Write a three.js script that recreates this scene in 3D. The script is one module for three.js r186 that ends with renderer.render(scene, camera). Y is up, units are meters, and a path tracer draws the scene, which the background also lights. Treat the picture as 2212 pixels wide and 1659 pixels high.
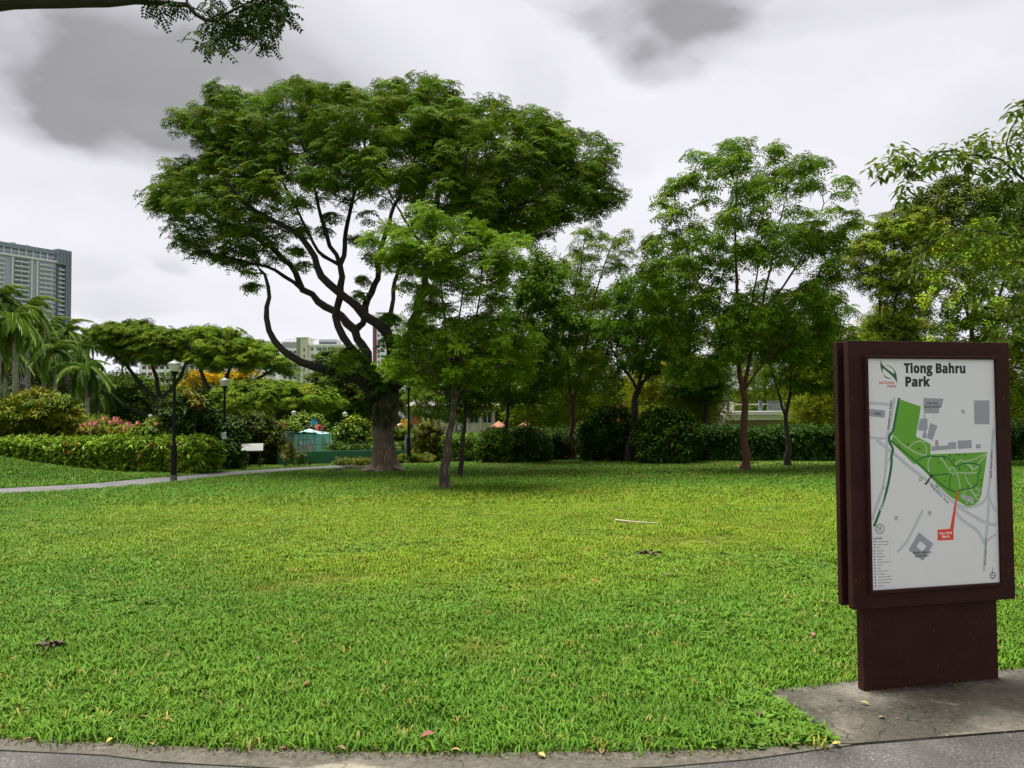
import * as THREE from 'three';
import { mergeGeometries } from 'three/addons/utils/BufferGeometryUtils.js';
import { RoundedBoxGeometry } from 'three/addons/geometries/RoundedBoxGeometry.js';
import { ImprovedNoise } from 'three/addons/math/ImprovedNoise.js';

// ---------------------------------------------------------------- camera, sky, sun, exposure
const V = (x, y, z) => new THREE.Vector3(x, y, z);
const PX_W = 2212, PX_H = 1659, FOCAL = 1664, EYE = 1.6;            // the photograph measured at 2212 x 1659
const EXPOSURE = 6.3, SUN = 1.5, SUN_FROM = V(-0.22, 1, -0.2);
const scene = new THREE.Scene();
const camera = new THREE.PerspectiveCamera(THREE.MathUtils.radToDeg(2 * Math.atan(PX_H / 2 / FOCAL)), 4 / 3, 0.1, 4000);
camera.rotation.order = 'YXZ';
camera.rotation.set(Math.atan(0.0326), 0, -0.0063);
camera.position.set(0, EYE, 0);
camera.updateMatrixWorld(true);
const renderer = new THREE.WebGLRenderer({ antialias: true });
renderer.setSize(1024, 768);
renderer.toneMapping = THREE.LinearToneMapping;
renderer.toneMappingExposure = EXPOSURE;
renderer.shadowMap.enabled = true;

function rng(seed) { let s = seed | 0; return () => { s = (s + 0x6d2b79f5) | 0; let t = Math.imul(s ^ (s >>> 15), 1 | s); t = (t + Math.imul(t ^ (t >>> 7), 61 | t)) ^ t; return ((t ^ (t >>> 14)) >>> 0) / 4294967296; }; }
const PN = new ImprovedNoise();
const noise = (x, y, z = 0) => PN.noise(x + 31.7, y + 11.3, z + 57.1);
function fbm(x, y, z = 0, o = 4) { let s = 0, a = 0.5; for (let i = 0; i < o; i++) { s += a * noise(x, y, z); x *= 2.03; y *= 2.03; z *= 2.03; a *= 0.5; } return s; }
const sm = (a, b, x) => { const t = Math.min(1, Math.max(0, (x - a) / (b - a))); return t * t * (3 - 2 * t); };
const lerp = (a, b, t) => a + (b - a) * t;

const CAM_Q = camera.quaternion.clone();
const ray = (px, py) => V((px - PX_W / 2) / FOCAL, -(py - PX_H / 2) / FOCAL, -1).applyQuaternion(CAM_Q);

{ // overcast sky: a bright veil with grey cloud undersides
  const W = 2048, H = 1024, data = new Float32Array(W * H * 4), k = 1 / EXPOSURE, blobs = [];
  const angles = (d) => [Math.atan2(d.x, -d.z), Math.asin(d.y / d.length())];
  const put = (px, py, rx, ry, dark, rot = 0) => { const [a, e] = angles(ray(px, py)); blobs.push([a, e, rx / FOCAL, ry / FOCAL, dark, rot]); };
  put(150, 120, 230, 120, 0.26, 0.5); put(390, 200, 230, 120, 0.3, 0.35); put(500, 230, 190, 100, 0.24, 0.3); put(250, 60, 260, 60, 0.12, 0.1); put(760, 120, 160, 80, 0.12, 0.4); put(300, 310, 170, 60, 0.36, 0.15); put(440, 300, 110, 60, 0.16, 0); put(610, 170, 190, 110, 0.32, 0.45); put(60, 210, 140, 70, 0.2, 0.5);
  put(1400, 40, 190, 80, 0.3, 0.15); put(1500, 20, 120, 60, 0.24, 0); put(1390, 110, 120, 55, 0.3, 0.3); put(1150, 190, 60, 80, 0.1, -0.5); put(1850, 20, 320, 50, 0.1, 0);
  put(370, 578, 36, 16, 0.15, 0.2); put(200, 655, 130, 30, 0.14, 0.1); put(180, 580, 80, 24, 0.09, 0); put(2140, 250, 130, 70, 0.08, -0.5); put(1330, 340, 90, 40, 0.07, 0.2);
  const R = rng(5);
  for (let i = 0; i < 60; i++) { const a = (R() * 2 - 1) * Math.PI, e = 0.1 + R() * 1.3, s = 0.06 + R() * 0.12; if (Math.abs(a) < 0.8 && e < 0.75) continue; blobs.push([a, e, s * (1.2 + R()) / Math.max(0.25, Math.cos(e)), s * 0.6, 0.1 + R() * 0.24, R() - 0.5]); }
  for (let j = 0; j < H; j++) {
    const lat = ((j + 0.5) / H - 0.5) * Math.PI, y = Math.sin(lat), c = Math.cos(lat);
    for (let i = 0; i < W; i++) {
      const phi = ((i + 0.5) / W - 0.5) * 2 * Math.PI, x = c * Math.cos(phi), z = c * Math.sin(phi), o = (j * W + i) * 4;
      let r, g, b;
      if (y < -0.02) { r = 0.16; g = 0.19; b = 0.13; } else {
        const q = 1 / (Math.max(0, y) + 0.22), n = fbm(x * q * 1.3, y * 2, z * q * 1.3, 6), n2 = fbm(x * 3.1, y * 5, z * 3.1, 6), n3 = fbm(x * 9, y * 14, z * 9, 5);
        let dark = 0; const a = Math.atan2(x, -z), wa = n2 * 0.07 + n3 * 0.04, we = fbm(x * 4 + 9, y * 5, z * 4, 5) * 0.05 + n3 * 0.03;
        for (const [ba, be, ra, re, dk, rot] of blobs) {
          let da = a - ba; if (da > Math.PI) da -= 2 * Math.PI; if (da < -Math.PI) da += 2 * Math.PI;
          const soft = Math.min(1, ra * 6.5); da = da * Math.cos(be) + wa * soft; const de = lat - be + we * soft; if (Math.abs(da) > 0.5) continue;
          const u = (da * Math.cos(rot) - de * Math.sin(rot)) / ra, w = (da * Math.sin(rot) + de * Math.cos(rot)) / re, m = u * u + w * w;
          if (m < 4) dark += dk * (w < 0 ? 1 - sm(0.35, 1.5, m) : Math.exp(-m * 0.9) * (1 - sm(2.5, 4, m)));
        }
        dark = Math.min(0.47, dark * (0.9 + n3 * 0.9 + n2 * 0.4));
        const L = 0.89 + n * 0.16 + n3 * 0.04 - dark * 1.05 + 0.04 * (1 - sm(0, 0.35, y));
        r = L * (0.985 + dark * 0.03); g = L * (0.975 + dark * 0.05); b = L * (1.05 + dark * 0.03);
      }
      data[o] = r * k; data[o + 1] = g * k; data[o + 2] = b * k; data[o + 3] = 1;
    }
  }
  const t = new THREE.DataTexture(data, W, H, THREE.RGBAFormat, THREE.FloatType);
  t.mapping = THREE.EquirectangularReflectionMapping; t.magFilter = THREE.LinearFilter; t.needsUpdate = true;
  scene.background = t; scene.environment = t;
}
const sun = new THREE.DirectionalLight(new THREE.Color(1, 0.98, 0.93), SUN);
sun.position.copy(SUN_FROM.clone().multiplyScalar(60)).add(V(0, 0, -20)); sun.target.position.set(0, 0, -20);
sun.castShadow = true; sun.shadow.radius = 70; sun.shadow.mapSize.set(4096, 4096);
Object.assign(sun.shadow.camera, { left: -50, right: 50, top: 50, bottom: -50, near: 1, far: 160 });
sun.name = 'sun'; scene.add(sun, sun.target);

// ---------------------------------------------------------------- terrain and pixel-to-world
function ground(x, z) {
  const d = -z; let y = 0;
  if (d > 5) { const s = d - 5; y -= 0.02 * Math.min(25, s - 1.2 * (1 - Math.exp(-s / 1.2))); }
  y -= 1.3 * sm(36, 50, d);
  y += 0.85 * Math.exp(-(((x + 16.5) / 4.2) ** 2) - (((z + 21.2) / 1.7) ** 2));
  y += 0.035 * sm(5.5, 11, d) * (1 - sm(34, 40, d)) * noise(x * 0.3, z * 0.3, 4);
  return y;
}
const at = (px, py, d) => { const r = ray(px, py); return r.multiplyScalar(d / -r.z).add(V(0, EYE, 0)); };
function on(px, py) {
  const r = ray(px, py); let a = 1, b = 1;
  const above = (t) => EYE + r.y * t - ground(r.x * t, r.z * t) > 0;
  while (above(b) && b < 400) { a = b; b += 0.15; }
  for (let i = 0; i < 24; i++) { const m = (a + b) / 2; above(m) ? a = m : b = m; }
  return V(r.x * a, EYE + r.y * a, r.z * a);
}
const stand = (px, d) => { const p = at(px, 884, d); p.y = ground(p.x, p.z); return p; };
const m_per_px = (d) => d / FOCAL;

// ---------------------------------------------------------------- materials
const rgb = (r, g, b) => new THREE.Color().setRGB(r, g, b);
const std = (c, rough = 0.8, extra = {}) => new THREE.MeshStandardMaterial({ color: c, roughness: rough, side: THREE.DoubleSide, ...extra });
function tex(W, H, f, srgb, rep = 1) {
  const d = new Uint8Array(W * H * 4);
  for (let j = 0; j < H; j++) for (let i = 0; i < W; i++) { const c = f(i / W, j / H), o = (j * W + i) * 4; for (let k = 0; k < 3; k++) d[o + k] = Math.max(0, Math.min(255, (Array.isArray(c) ? c[k] : c) * 255)); d[o + 3] = 255; }
  const t = new THREE.DataTexture(d, W, H); t.magFilter = THREE.LinearFilter; t.wrapS = t.wrapT = THREE.RepeatWrapping; t.repeat.set(rep, rep);
  if (srgb) t.colorSpace = THREE.SRGBColorSpace; t.needsUpdate = true; return t;
}
// noise that tiles: points on two circles are blended by a cross-fade
function tiled(u, v, s, o, z = 0, sx = 1) { const w = (a) => sm(0, 1, Math.max(0, (a - 0.8) / 0.2)); const n = (a, b) => fbm(a * s * sx, b * s, z, o); const wu = w(u), wv = w(v); return lerp(lerp(n(u, v), n(u - 1, v), wu), lerp(n(u, v - 1), n(u - 1, v - 1), wu), wv); }
const barkHeight = (u, v) => { const a = tiled(u, v, 5, 4, 3, 4), b = tiled(u, v, 14, 3, 8, 2.4); return 0.5 + (Math.abs(a) * 1.5 - 0.25) + b * 0.35; };
function bark(c, dark, rep, depth, blotch = 0) {
  const map = tex(256, 256, (u, v) => { const h = Math.min(1, Math.max(0, barkHeight(u, v))), l = tiled(u, v, 4, 3, 20), m = blotch ? sm(0.05, 0.25, l) * blotch : 0; return [0, 1, 2].map((k) => lerp(lerp(dark[k], c[k], h), [0.62, 0.62, 0.56][k], m) + l * 0.08); }, true, rep);
  const bump = tex(256, 256, barkHeight, false, rep);
  return std(0xffffff, 0.93, { map, bumpMap: bump, bumpScale: depth });
}
const MAT = {
  barkMain: bark([0.56, 0.48, 0.38], [0.24, 0.2, 0.16], 0.8, 0.03, 0.2),
  barkGrey: bark([0.40, 0.36, 0.30], [0.19, 0.16, 0.13], 1.2, 0.012, 0.5),
  barkRed: bark([0.46, 0.30, 0.20], [0.22, 0.13, 0.09], 1.2, 0.012),
  barkDark: bark([0.27, 0.23, 0.19], [0.11, 0.09, 0.08], 1.2, 0.012),
  barkPalm: bark([0.60, 0.58, 0.53], [0.36, 0.34, 0.31], 0.5, 0.01, 0.5),
  leaf: new THREE.MeshPhysicalMaterial({ color: 0xffffff, roughness: 0.7, transmission: 0.38, thickness: 0, side: THREE.DoubleSide, specularIntensity: 0.06 }),
  leafGlossy: new THREE.MeshPhysicalMaterial({ color: 0xffffff, roughness: 0.5, transmission: 0.2, thickness: 0, side: THREE.DoubleSide, specularIntensity: 0.09 }),
  grass: new THREE.MeshPhysicalMaterial({ color: 0xffffff, roughness: 0.5, transmission: 0.2, thickness: 0, side: THREE.DoubleSide, specularIntensity: 0.09 }),
  leafFar: new THREE.MeshPhysicalMaterial({ color: 0xffffff, roughness: 0.75, side: THREE.DoubleSide, specularIntensity: 0.05 }),
  blackPost: new THREE.MeshPhysicalMaterial({ color: rgb(0.01, 0.01, 0.01), roughness: 0.7, specularIntensity: 0.3, side: THREE.DoubleSide }), greySleeve: std(rgb(0.09, 0.09, 0.09), 0.8),
};

// ---------------------------------------------------------------- mesh building
class MB {
  constructor() { this.p = []; this.n = []; this.t = []; this.i = []; }
  v(p, n, u = 0, w = 0) { this.p.push(p.x, p.y, p.z); this.n.push(n.x, n.y, n.z); this.t.push(u, w); return this.p.length / 3 - 1; }
  tri(a, b, c) { this.i.push(a, b, c); }
  quad(a, b, c, d) {
    const n = V(0, 0, 0).crossVectors(b.clone().sub(a), c.clone().sub(a)).normalize(), w = a.distanceTo(b), h = b.distanceTo(c);
    const k = [this.v(a, n, 0, 0), this.v(b, n, w, 0), this.v(c, n, w, h), this.v(d, n, 0, h)]; this.tri(k[0], k[1], k[2]); this.tri(k[0], k[2], k[3]); return this;
  }
  tube(pts, rad, sides = 6, wob = 0, cap = true) {
    let up = V(0.31, 0.2, 0.93), vv = 0; const T = V(0, 0, 0), A = V(0, 0, 0), B = V(0, 0, 0); let prev = -1;
    for (let k = 0; k < pts.length; k++) {
      T.subVectors(pts[Math.min(k + 1, pts.length - 1)], pts[Math.max(k - 1, 0)]).normalize();
      A.copy(up).addScaledVector(T, -up.dot(T)); if (A.lengthSq() < 1e-6) A.set(1, 0, 0).addScaledVector(T, -T.x); A.normalize(); up = A.clone(); B.crossVectors(T, A);
      if (k) vv += pts[k].distanceTo(pts[k - 1]);
      const row = this.p.length / 3;
      for (let s = 0; s <= sides; s++) {
        const an = (s % sides) / sides * Math.PI * 2, n = A.clone().multiplyScalar(Math.cos(an)).addScaledVector(B, Math.sin(an));
        const r = rad[k] * (wob ? 1 + wob * noise(n.x * 1.4 + pts[k].x * 2, pts[k].y * 2.2, n.z * 1.4 + pts[k].z * 2) : 1);
        this.v(pts[k].clone().addScaledVector(n, r), n, s / sides * Math.max(1, Math.round(rad[0] * 6.3 * 2)) / 2, vv);
      }
      if (prev >= 0) for (let s = 0; s < sides; s++) { this.tri(prev + s, prev + s + 1, row + s); this.tri(prev + s + 1, row + s + 1, row + s); }
      prev = row;
    }
    if (cap) { const last = prev, first = last - (sides + 1) * (pts.length - 1), c0 = this.v(pts[0], T.clone().negate()), c1 = this.v(pts[pts.length - 1], T); for (let s = 0; s < sides; s++) { this.tri(c0, first + s + 1, first + s); this.tri(c1, last + s, last + s + 1); } }
    return this;
  }
  leaf(o, dir, up, len, wid, fold = 0.2, droop = 0) {
    const side = V(0, 0, 0).crossVectors(dir, up).normalize(), n = V(0, 0, 0).crossVectors(side, dir).normalize();
    const mid = o.clone().addScaledVector(dir, len * 0.45), tip = o.clone().addScaledVector(dir, len).addScaledVector(n, -droop * len);
    const L = mid.clone().addScaledVector(side, -wid / 2).addScaledVector(n, fold * wid), R = mid.clone().addScaledVector(side, wid / 2).addScaledVector(n, fold * wid);
    const nl = n.clone().addScaledVector(side, fold).normalize(), nr = n.clone().addScaledVector(side, -fold).normalize();
    const a = this.v(o, n), b = this.v(L, nl), c = this.v(tip, n), d = this.v(R, nr); this.tri(a, c, b); this.tri(a, d, c); return this;
  }
  oval(o, dir, up, len, wid, droop = 0.3) {
    const side = V(0, 0, 0).crossVectors(dir, up).normalize(), n = V(0, 0, 0).crossVectors(side, dir).normalize(), rows = [[0.02, 0.04], [0.3, 0.9], [0.62, 0.85], [0.86, 0.4], [1, 0.02]]; let prev = null;
    for (const [t, w] of rows) { const c = o.clone().addScaledVector(dir, len * t).addScaledVector(n, -droop * len * t * t), row = [-1, 0, 1].map((s) => this.v(c.clone().addScaledVector(side, s * w * wid / 2).addScaledVector(n, Math.abs(s) * 0.12 * wid * w), n.clone().addScaledVector(side, -s * 0.25).addScaledVector(dir, droop * t).normalize())); if (prev) for (let q = 0; q < 2; q++) { this.tri(prev[q], prev[q + 1], row[q]); this.tri(prev[q + 1], row[q + 1], row[q]); } prev = row; }
    return this;
  }
  geo(off) {
    const g = new THREE.BufferGeometry(), p = new Float32Array(this.p);
    if (off) for (let k = 0; k < p.length; k += 3) { p[k] -= off.x; p[k + 1] -= off.y; p[k + 2] -= off.z; }
    g.setAttribute('position', new THREE.BufferAttribute(p, 3)); g.setAttribute('normal', new THREE.BufferAttribute(new Float32Array(this.n), 3)); g.setAttribute('uv', new THREE.BufferAttribute(new Float32Array(this.t), 2)); g.setIndex(this.i); return g;
  }
  build(name, mat, root) { return part(root, name, this.geo(root.isScene ? null : root.userData.origin || root.position), mat); }
}
const used = {};
const numbered = (n) => { used[n] = (used[n] ?? -1) + 1; return used[n] ? n + '_' + String(used[n]).padStart(3, '0') : n; };
function part(root, name, geo, mat) { const m = new THREE.Mesh(geo, mat); m.name = name; if (name === 'stems') m.userData.kind = 'stuff'; m.castShadow = m.receiveShadow = true; root.add(m); return m; }
function thing(name, label, category, p = V(0, 0, 0), group, turn = 0) { const o = new THREE.Group(); o.name = numbered(name); o.position.copy(p); o.rotation.y = turn; o.userData = { label, category }; if (group) o.userData.group = group; scene.add(o); return o; }
function single(name, label, category, geo, mat, p = V(0, 0, 0), group) { const m = part(scene, numbered(name), geo, mat); m.position.copy(p); m.userData = { label, category }; if (group) m.userData.group = group; return m; }
function setting(name, geo, mat, label) { const m = part(scene, numbered(name), geo, mat); m.userData = { kind: 'structure' }; if (label) m.userData.label = label; return m; }
const box = (w, h, d, x = 0, y = 0, z = 0, r = 0) => { const g = r ? new RoundedBoxGeometry(w, h, d, 2, r) : new THREE.BoxGeometry(w, h, d); return g.translate(x, y, z); };
const cyl = (r0, r1, h, x = 0, y = 0, z = 0, n = 16) => new THREE.CylinderGeometry(r1, r0, h, n).translate(x, y + h / 2, z);
const lathe = (pts, n = 20) => new THREE.LatheGeometry(pts.map(([r, y]) => new THREE.Vector2(r, y)), n);
function copies(root, name, geo, mat, items) {
  const m = new THREE.InstancedMesh(geo, mat, items.length), M = new THREE.Matrix4(), X = V(0, 0, 0), Y = V(0, 0, 0), Z = V(0, 0, 0), o = root.isScene ? V(0, 0, 0) : root.position;
  items.forEach((q, k) => {
    Y.copy(q.n).normalize(); X.set(Math.cos(q.yaw), 0, Math.sin(q.yaw)); X.addScaledVector(Y, -X.dot(Y)).normalize(); Z.crossVectors(X, Y);
    M.makeBasis(X.multiplyScalar(q.s), Y.multiplyScalar(q.s), Z.multiplyScalar(q.s)); M.setPosition(q.p.x - o.x, q.p.y - o.y, q.p.z - o.z); m.setMatrixAt(k, M); m.setColorAt(k, q.c);
  });
  m.name = name; m.castShadow = m.receiveShadow = true; m.userData = { kind: 'stuff' }; root.add(m); return m;
}
// ---------------------------------------------------------------- leaf sprays (one instanced piece is a twig end with its leaves)
function pinnate(R, fronds, len, pairs, ll, lw, rise, droop, arc = Math.PI * 2) {
  const b = new MB();
  for (let f = 0; f < fronds; f++) {
    const a = f / fronds * arc + (R() - 0.5) * 0.5, L = len * (0.75 + R() * 0.5), dx = Math.cos(a), dz = Math.sin(a), up0 = rise * (0.5 + R());
    const P = (t) => V(dx * L * t, up0 * L * t - droop * L * t * t, dz * L * t), side = V(-dz, 0, dx);
    for (let k = 1; k <= pairs; k++) {
      const t = k / pairs, o = P(t), tan = P(Math.min(1.05, t + 0.05)).sub(P(t - 0.05)).normalize(), up = V(0, 0, 0).crossVectors(side, tan).multiplyScalar(-1).normalize(); if (up.y < 0) up.negate();
      for (const s of [-1, 1]) {
        const d = side.clone().multiplyScalar(s * 0.85).addScaledVector(tan, 0.5).addScaledVector(up, (R() - 0.6) * 0.5 - droop * 0.3).normalize();
        b.leaf(o, d, up.clone().addScaledVector(side, (R() - 0.5) * 0.5), ll * (0.8 + R() * 0.4) * (1 - 0.35 * Math.abs(t - 0.55)), lw, 0.15, 0.15);
      }
    }
  }
  return b.geo();
}
function broad(R, count, twig, ll, lw, hang = 0.2, fine = false) {
  const b = new MB();
  for (let k = 0; k < count; k++) {
    const t = k / count, a = k * 2.4 + R() * 0.6, out = V(Math.cos(a), 0.5 - hang + (R() - 0.5) * 0.6 - t * 0.1, Math.sin(a)).normalize();
    const o = V((R() - 0.5) * twig * 0.7, (t - 0.5) * twig, (R() - 0.5) * twig * 0.7), up = V((R() - 0.5) * 0.6, 1, (R() - 0.5) * 0.6);
    if (fine) b.oval(o, out, up, ll * (0.7 + R() * 0.6), lw * (0.8 + R() * 0.4), 0.2 + R() * 0.4); else b.leaf(o, out, up, ll * (0.7 + R() * 0.6), lw * (0.8 + R() * 0.4), 0.18, 0.2 + R() * 0.25);
  }
  return b.geo();
}
const R0 = rng(77);
const SPRAY = {
  rain: pinnate(R0, 6, 0.21, 3, 0.1, 0.048, 0.35, 0.35), rainFar: pinnate(R0, 6, 0.34, 3, 0.19, 0.09, 0.3, 0.35),
  fine: pinnate(R0, 5, 0.17, 4, 0.07, 0.034, 0.4, 0.3), ash: pinnate(R0, 4, 0.28, 4, 0.14, 0.048, 0.4, 0.6), ashFar: pinnate(R0, 5, 0.4, 4, 0.16, 0.055, 0.3, 0.6),
  weep: pinnate(R0, 6, 0.6, 7, 0.12, 0.026, 0.1, 1.1), broad: broad(R0, 13, 0.3, 0.13, 0.06), hedge: broad(R0, 15, 0.24, 0.085, 0.042), long: broad(R0, 15, 0.26, 0.16, 0.05, 0.35),
  big: broad(R0, 11, 0.4, 0.24, 0.12, 0.3), far: broad(R0, 16, 0.7, 0.24, 0.12), bush: broad(R0, 14, 0.2, 0.10, 0.036),
};
const tint = (c, R, v = 0.25, yellow = 0) => { const k = 1 + (R() * 2 - 1) * v, y = R() < yellow ? 1 : 0; return new THREE.Color().setRGB(Math.min(0.9, c[0] * 1.06 * k * (1 + (R() - 0.5) * 0.25) * (y ? 1.45 : 1)), Math.min(0.9, c[1] * k * (y ? 1.25 : 1)), c[2] * 0.62 * k * (1 + (R() - 0.5) * 0.3)); };

// ---------------------------------------------------------------- crowns: an outline seen in the photograph, turned to a volume with elliptic plan
function inside(poly, x, y) { let c = false; for (let i = 0, j = poly.length - 1; i < poly.length; j = i++) { const [a, b] = poly[i], [d, e] = poly[j]; if ((b > y) !== (e > y) && x < (d - a) * (y - b) / (e - b) + a) c = !c; } return c; }
function volume(poly, d0, kz, R, want, sep, { holes = [], thin = null, shell = 0.6, skew = 0, gaps = null, rim = 0 } = {}) {
  const xs = poly.map((q) => q[0]), ys = poly.map((q) => q[1]), x0 = Math.min(...xs), x1 = Math.max(...xs), y0 = Math.min(...ys), y1 = Math.max(...ys), out = [], rows = new Map();
  const span = (y) => { const k = Math.round(y / 6); if (!rows.has(k)) { let a = 1e9, b = -1e9; for (let x = x0; x <= x1; x += 4) if (inside(poly, x, k * 6)) { a = Math.min(a, x); b = Math.max(b, x); } rows.set(k, [a, b]); } return rows.get(k); };
  if (rim) poly.forEach(([x, y]) => { const cx = (x0 + x1) / 2, cy = (y0 + y1) / 2; out.push({ p: at(x + (cx - x) * rim, y + (cy - y) * rim, d0 + (R() - 0.5) * 1.2), x, y, z: 0 }); });
  for (let tries = 0; tries < want * 60 && out.length < want; tries++) {
    const x = lerp(x0, x1, R()), y = lerp(y0, y1, R()); if (!inside(poly, x, y)) continue;
    if (holes.some(([hx, hy, hr, hk = 1]) => Math.hypot(x - hx, y - hy) < hr && R() < hk)) continue;
    if (thin && R() > thin(x, y)) continue;
    const [a, b] = span(y), xc = (a + b) / 2, w = Math.max(4, (b - a) / 2), zm = kz * Math.sqrt(Math.max(0, w * w - (x - xc) ** 2)) * m_per_px(d0), u = R() * 2 - 1;
    const z = zm * Math.sign(u) * Math.pow(Math.abs(u), 1 - shell) + skew, p = at(x, y, d0 + z);
    if (gaps && fbm(p.x * gaps[0], p.y * gaps[0] * 1.5, p.z * gaps[0], 2) < gaps[1]) continue;
    if (sep && out.some((q) => q.p.distanceToSquared(p) < sep * sep)) continue;
    out.push({ p, x, y, z });
  }
  return out;
}
function dress(clumps, R, { per, r, flat = 0.5, s = 1, c, vary = 0.25, yellow = 0, low = 0.15, alt }) {
  const items = [];
  for (const q of clumps) {
    const base = tint(alt && R() < alt[3] ? alt : c, R, 0.18), bc = [base.r, base.g, base.b], n = Math.round(per * (0.7 + R() * 0.6)), rr = r * (0.75 + R() * 0.5);
    for (let k = 0; k < n; k++) {
      const v = V(R() * 2 - 1, R() * 2 - 1, R() * 2 - 1); if (v.lengthSq() > 1) { k--; continue; }
      if (v.y < 0 && R() > low + 0.5) v.y = -v.y;
      const p = V(v.x * rr, v.y * rr * flat, v.z * rr);
      const nn = V(v.x * 0.6 + (R() - 0.5) * 1.1, 0.8 + v.y * 0.3, v.z * 0.6 + (R() - 0.5) * 1.1);
      items.push({ p: p.add(q.p), n: nn, yaw: R() * 6.283, s: s * (0.75 + R() * 0.5), c: tint(bc, R, vary, yellow) });
    }
  }
  return items;
}
// ---------------------------------------------------------------- branches
class Tree {
  constructor() { this.nodes = []; }
  limb(pts, r0, r1, from = -1, step = 0.35) {
    const curve = new THREE.CatmullRomCurve3(pts, false, 'centripetal'), n = Math.max(2, Math.ceil(curve.getLength() / step)), ids = []; let par = from;
    if (from === -2) { par = this.near(pts[0]); }
    for (let k = (par >= 0 ? 1 : 0); k <= n; k++) { const p = curve.getPointAt(k / n), er = lerp(r0, r1, k / n) * (1 + 0.14 * noise(k * 0.9, r0 * 50, 7)); if (k && k < n) p.add(V(noise(p.x * 1.6, p.y * 1.6, p.z), noise(p.y * 1.6, p.z, p.x * 1.6), noise(p.z * 1.6, p.x, p.y * 1.6)).multiplyScalar(Math.min(0.16, er * 1.1))); this.nodes.push({ p, par, er, len: par >= 0 ? this.nodes[par].len + 0.3 * p.distanceTo(this.nodes[par].p) : 0 }); par = this.nodes.length - 1; ids.push(par); }
    return ids;
  }
  near(p) { let b = 0, bd = 1e9; this.nodes.forEach((n, k) => { const d = n.p.distanceToSquared(p); if (d < bd) { bd = d; b = k; } }); return b; }
  link(target, R, tip = 0.012, step = 0.4, wobble = 0.12, minLen = 0) {
    let best = -1, bd = 1e9; const N = this.nodes;
    for (let k = 0; k < N.length; k++) { const n = N[k]; if (n.len < minLen) continue; const d = n.p.distanceTo(target), c = d + 0.22 * n.len + Math.max(0, n.p.y - target.y) * 0.7; if (c < bd) { bd = c; best = k; } }
    if (best < 0) best = 0;
    const a = N[best].p, d = a.distanceTo(target), n = Math.max(1, Math.ceil(d / step)), par0 = N[best].par, dir = par0 >= 0 ? a.clone().sub(N[par0].p).normalize() : V(0, 1, 0);
    const ctrl = a.clone().addScaledVector(dir, d * 0.35).lerp(a.clone().lerp(target, 0.5).add(V(0, d * 0.08, 0)), 0.55); let par = best;
    for (let k = 1; k <= n; k++) { const t = k / n, p = a.clone().multiplyScalar((1 - t) ** 2).addScaledVector(ctrl, 2 * t * (1 - t)).addScaledVector(target, t * t); if (k < n) p.add(V(R() - 0.5, R() - 0.5, R() - 0.5).multiplyScalar(wobble * step)); N.push({ p, par, tip, len: N[par].len + p.distanceTo(N[par].p) }); par = N.length - 1; }
  }
  linkAll(list, R, tip, step, wobble, minLen) { const c = this.nodes.map((n) => n.p), ds = list.map((q) => Math.min(...c.map((p) => p.distanceTo(q)))); list.map((q, k) => [ds[k], q]).sort((a, b) => a[0] - b[0]).forEach(([, q]) => this.link(q, R, tip, step, wobble, minLen)); }
  mesh(skip = new Set()) {
    const N = this.nodes, area = new Float64Array(N.length), kids = N.map(() => []), e = 2.3;
    for (let k = N.length - 1; k >= 0; k--) { if (!area[k]) area[k] = Math.pow(N[k].tip || 0.012, e); if (N[k].par >= 0) { area[N[k].par] += area[k]; kids[N[k].par].push(k); } }
    N.forEach((n, k) => { n.r = n.er ?? Math.pow(area[k], 1 / e); }); N.forEach((n) => { if (n.par >= 0 && n.er === undefined) n.r = Math.min(n.r, N[n.par].r * 0.85); });
    const b = new MB(), started = new Set();
    const run = (s, from) => {
      const pts = [], rad = []; if (from >= 0) { pts.push(N[from].p); rad.push(Math.min(N[from].r, N[s].r * 1.15)); }
      let k = s; while (k !== undefined) { started.add(k); pts.push(N[k].p); rad.push(N[k].r); const c = kids[k].sort((i, j) => N[j].r - N[i].r); k = c[0]; }
      rad[rad.length - 1] *= 0.6; if (pts.length > 1 && !skip.has(s)) b.tube(pts, rad, rad[0] > 0.12 ? 10 : rad[0] > 0.04 ? 6 : 4, rad[0] > 0.05 ? 0.25 : 0);
    };
    N.forEach((n, k) => { if (!started.has(k)) run(k, n.par); });
    return b;
  }
}
const path = (list, d) => list.map(([x, y, z = 0]) => at(x, y, d + z));
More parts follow.
